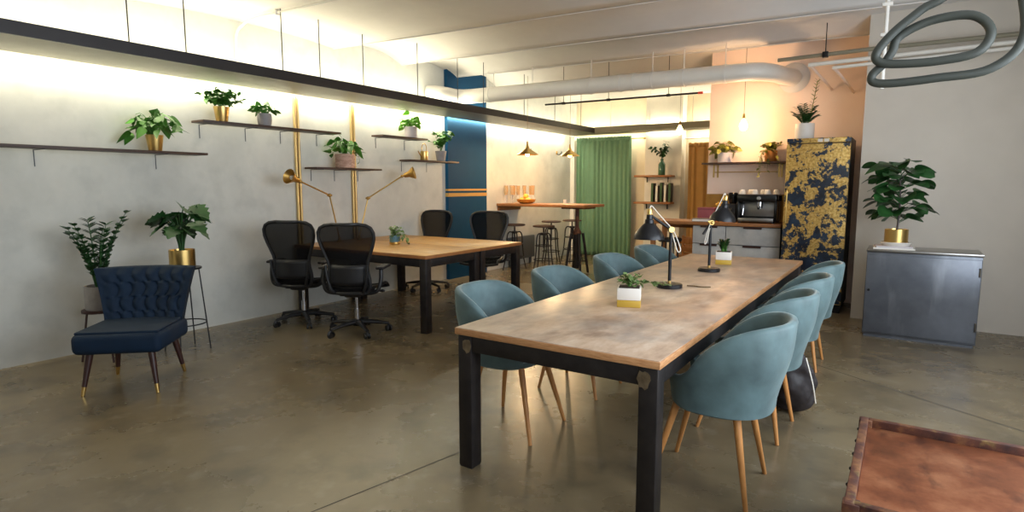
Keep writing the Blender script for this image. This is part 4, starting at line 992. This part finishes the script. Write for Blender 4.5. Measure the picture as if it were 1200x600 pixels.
# black hose coil
t = thing('hanging_hose_coil', 'thick dark rubber hose hanging in loops at the upper right', 'hose', (0, 4.3, 0))
mb = MB(); mb.tube(arc_pts([(.35, .02, 3.2), (.16, .0, 2.62), (.0, 0, 2.49), (-.13, 0, 2.38), (-.21, 0, 2.27), (-.19, 0, 2.215), (-.10, 0, 2.195), (.1, 0, 2.19), (.28, 0, 2.22), (.33, .01, 2.33), (.24, .03, 2.43), (.05, .04, 2.43), (-.10, .04, 2.36), (-.13, .04, 2.28), (-.17, .04, 2.21), (-.225, .04, 2.15), (-.215, .04, 2.105), (-.12, .04, 2.09), (.1, .04, 2.10), (.35, .05, 2.13), (.48, .05, 2.3), (.42, .04, 2.7), (.37, .03, 3.2)], 6), .025, 12); mb.build('hose', M['hose'], t)
mb = MB(); mb.box((.36, .025, 3.18), (.14, .08, .05), .006); mb.build('ceiling_bracket', M['darksteel'], t)
# conduit on the left ceiling
t = thing('hanging_conduit', 'thin white conduit curving from the left wall up along the ceiling', 'conduit', (0, 0, 0))
def cz(x, y):
    for i in range(len(spr)-1):
        sk = .10; yy = y-(x+6)*sk
        if spr[i] <= yy <= spr[i+1]:
            tt = (yy-spr[i])/(spr[i+1]-spr[i]); return ZC+(.05 if spr[i+1]-spr[i] > 1.5 else .13)*(1-(2*tt-1)**2)
    return ZC
CY = 3.72
pts = [(XL+.03, CY, 2.66), (XL+.03, CY, 2.95), (XL+.05, CY, 3.05), (XL+.12, CY+.01, 3.12)]+[(x, CY+.05*(x+6), cz(x, CY+.05*(x+6))-.03) for x in (-5.6, -4.6, -3.4, -2)]
mb = MB(); mb.tube(arc_pts(pts, 5), .013, 10); mb.build('tube', M['steelwhite'], t)
for x in (-5.3, -4.2, -3.0):
    mb = MB(); y = CY+.05*(x+6); mb.box((x, y, cz(x, y)-.028), (.03, .05, .045), .005); mb.build('clip', M['steelwhite'], t)

# ------------------------------------------------------------------ right: steel cabinet, plant, trolley
t = thing('steel_cabinet', 'low grey steel cabinet in front of the pale pier at the right', 'cabinet', (.16, 6.88, 0))
mb = MB(); mb.bb(-.445, .445, -.22, .24, .03, .84, .006); mb.bb(-.43, .43, -.2, .22, 0, .03); mb.build('body', M['cabgrey'], t)
mb = MB(); mb.bb(-.44, .44, -.24, -.222, .05, .81, .004); d = mb.build('door', M['cabgrey'], t)
mb = MB(); mb.bb(-.45, .45, -.245, .245, .84, .862, .004); mb.build('top', M['steel'], t)
mb = MB(); mb.tube([(-.41, -.238, .47), (-.41, -.27, .47)], .012, 10); mb.build('knob', M['black'], d)
for z in (.2, .7):
    mb = MB(); mb.cyl((.43, -.245, z-.04), (.43, -.245, z+.04), .007, 8); mb.build('hinge', M['steel'], d)
t = thing('paper_stack', 'stack of white papers on the grey steel cabinet under the plant', 'paper stack', (-.10, 6.86, .862))
mb = MB(); mb.bb(-.14, .2, -.13, .13, 0, .012); mb.build('lower_sheets', M['paper'], t)
mb = MB(); mb.box((.02, .0, .02), (.3, .22, .016), 0, R_(8)); mb.build('upper_sheets', M['pale_pot'], t)
t = thing('plant_saucer', 'round white saucer under the gold pot on the grey steel cabinet', 'saucer', (-.06, 6.88, .8905))
mb = MB(); mb.lathe([(0, 0), (.11, 0), (.13, .03), (.125, .034), (.105, .01), (0, .01)], 28); mb.build('dish', M['white_pot'], t)
mb = MB(); mb.tube([(.127*math.cos(2*PI*k/32), .127*math.sin(2*PI*k/32), .033) for k in range(32)], .004, 8, closed=True); mb.build('rim', M['white_pot'], t)
t = potted('potted_ficus', 'dark broad-leaved plant in a gold pot on the grey steel cabinet', 'potted plant', (-.06, 6.88, .901), 'cyl', .10, .15, M['brass'], 'ficus', 84, .2, .62, .15, .07, M['leafdark'], 77)
mb = MB(); mb.tube(arc_pts([(0, 0, .12), (.01, .01, .35), (-.005, 0, .66)]), .009, 8); mb.build('trunk', M['darkwood'], t)
t = thing('rusty_trolley', 'rusty metal box trolley with a copper top at the lower right', 'trolley', (.30, 2.52, 0))
mb = MB(); mb.bb(-.375, .375, -.40, .40, .395, .425, .003); mb.build('copper_top', M['copper'], t)
mb = MB()
for s_ in (-1, 1): mb.box((s_*.39, 0, .42), (.03, .86, .075), .004); mb.box((0, s_*.415, .42), (.75, .03, .075), .004)
mb.build('rim', M['rust'], t)
mb = MB()
for s_ in (-1, 1): mb.bb(s_*.382-.008, s_*.382+.008, -.40, .40, .12, .39); mb.bb(-.375, .375, s_*.405-.008, s_*.405+.008, .12, .39)
mb.build('side_panels', M['rust'], t)
for sx in (-1, 1):
    for sy in (-1, 1):
        mb = MB(); mb.box((sx*.385, sy*.41, .245), (.05, .05, .42), .004); lg = mb.build('corner_post', M['rust'], t)
        mb = MB(); mb.tube([(sx*.385-.012, sy*.41, .04), (sx*.385+.012, sy*.41, .04)], .04, 18); mb.build('wheel', M['black'], lg)
mb = MB()
for s_ in (-1, 1):
    for k in range(6): mb.ball((s_*.406, -.36+k*.144, .42), .008, seg=8)
mb.build('rivets', M['darksteel'], t)

# ------------------------------------------------------------------ camera, world, view
cam = bpy.data.cameras.new('camera'); co = bpy.data.objects.new('camera', cam); C.objects.link(co)
cam.sensor_width = 36; cam.lens = 690*36/1200; cam.clip_start = .02
co.location = (0, 0, 1.47); co.rotation_euler = (PI/2-math.atan(82/690), 0, math.atan2(.555, .832))
sc = bpy.context.scene; sc.camera = co
w = bpy.data.worlds.new('world'); sc.world = w; w.use_nodes = True
bg = w.node_tree.nodes['Background']; bg.inputs[0].default_value = (.75, .86, 1, 1); bg.inputs[1].default_value = .6
vs = sc.view_settings
vs.view_transform = 'Standard'; vs.look = 'None'; vs.exposure = 0.22; vs.gamma = 1; vs.use_curve_mapping = False
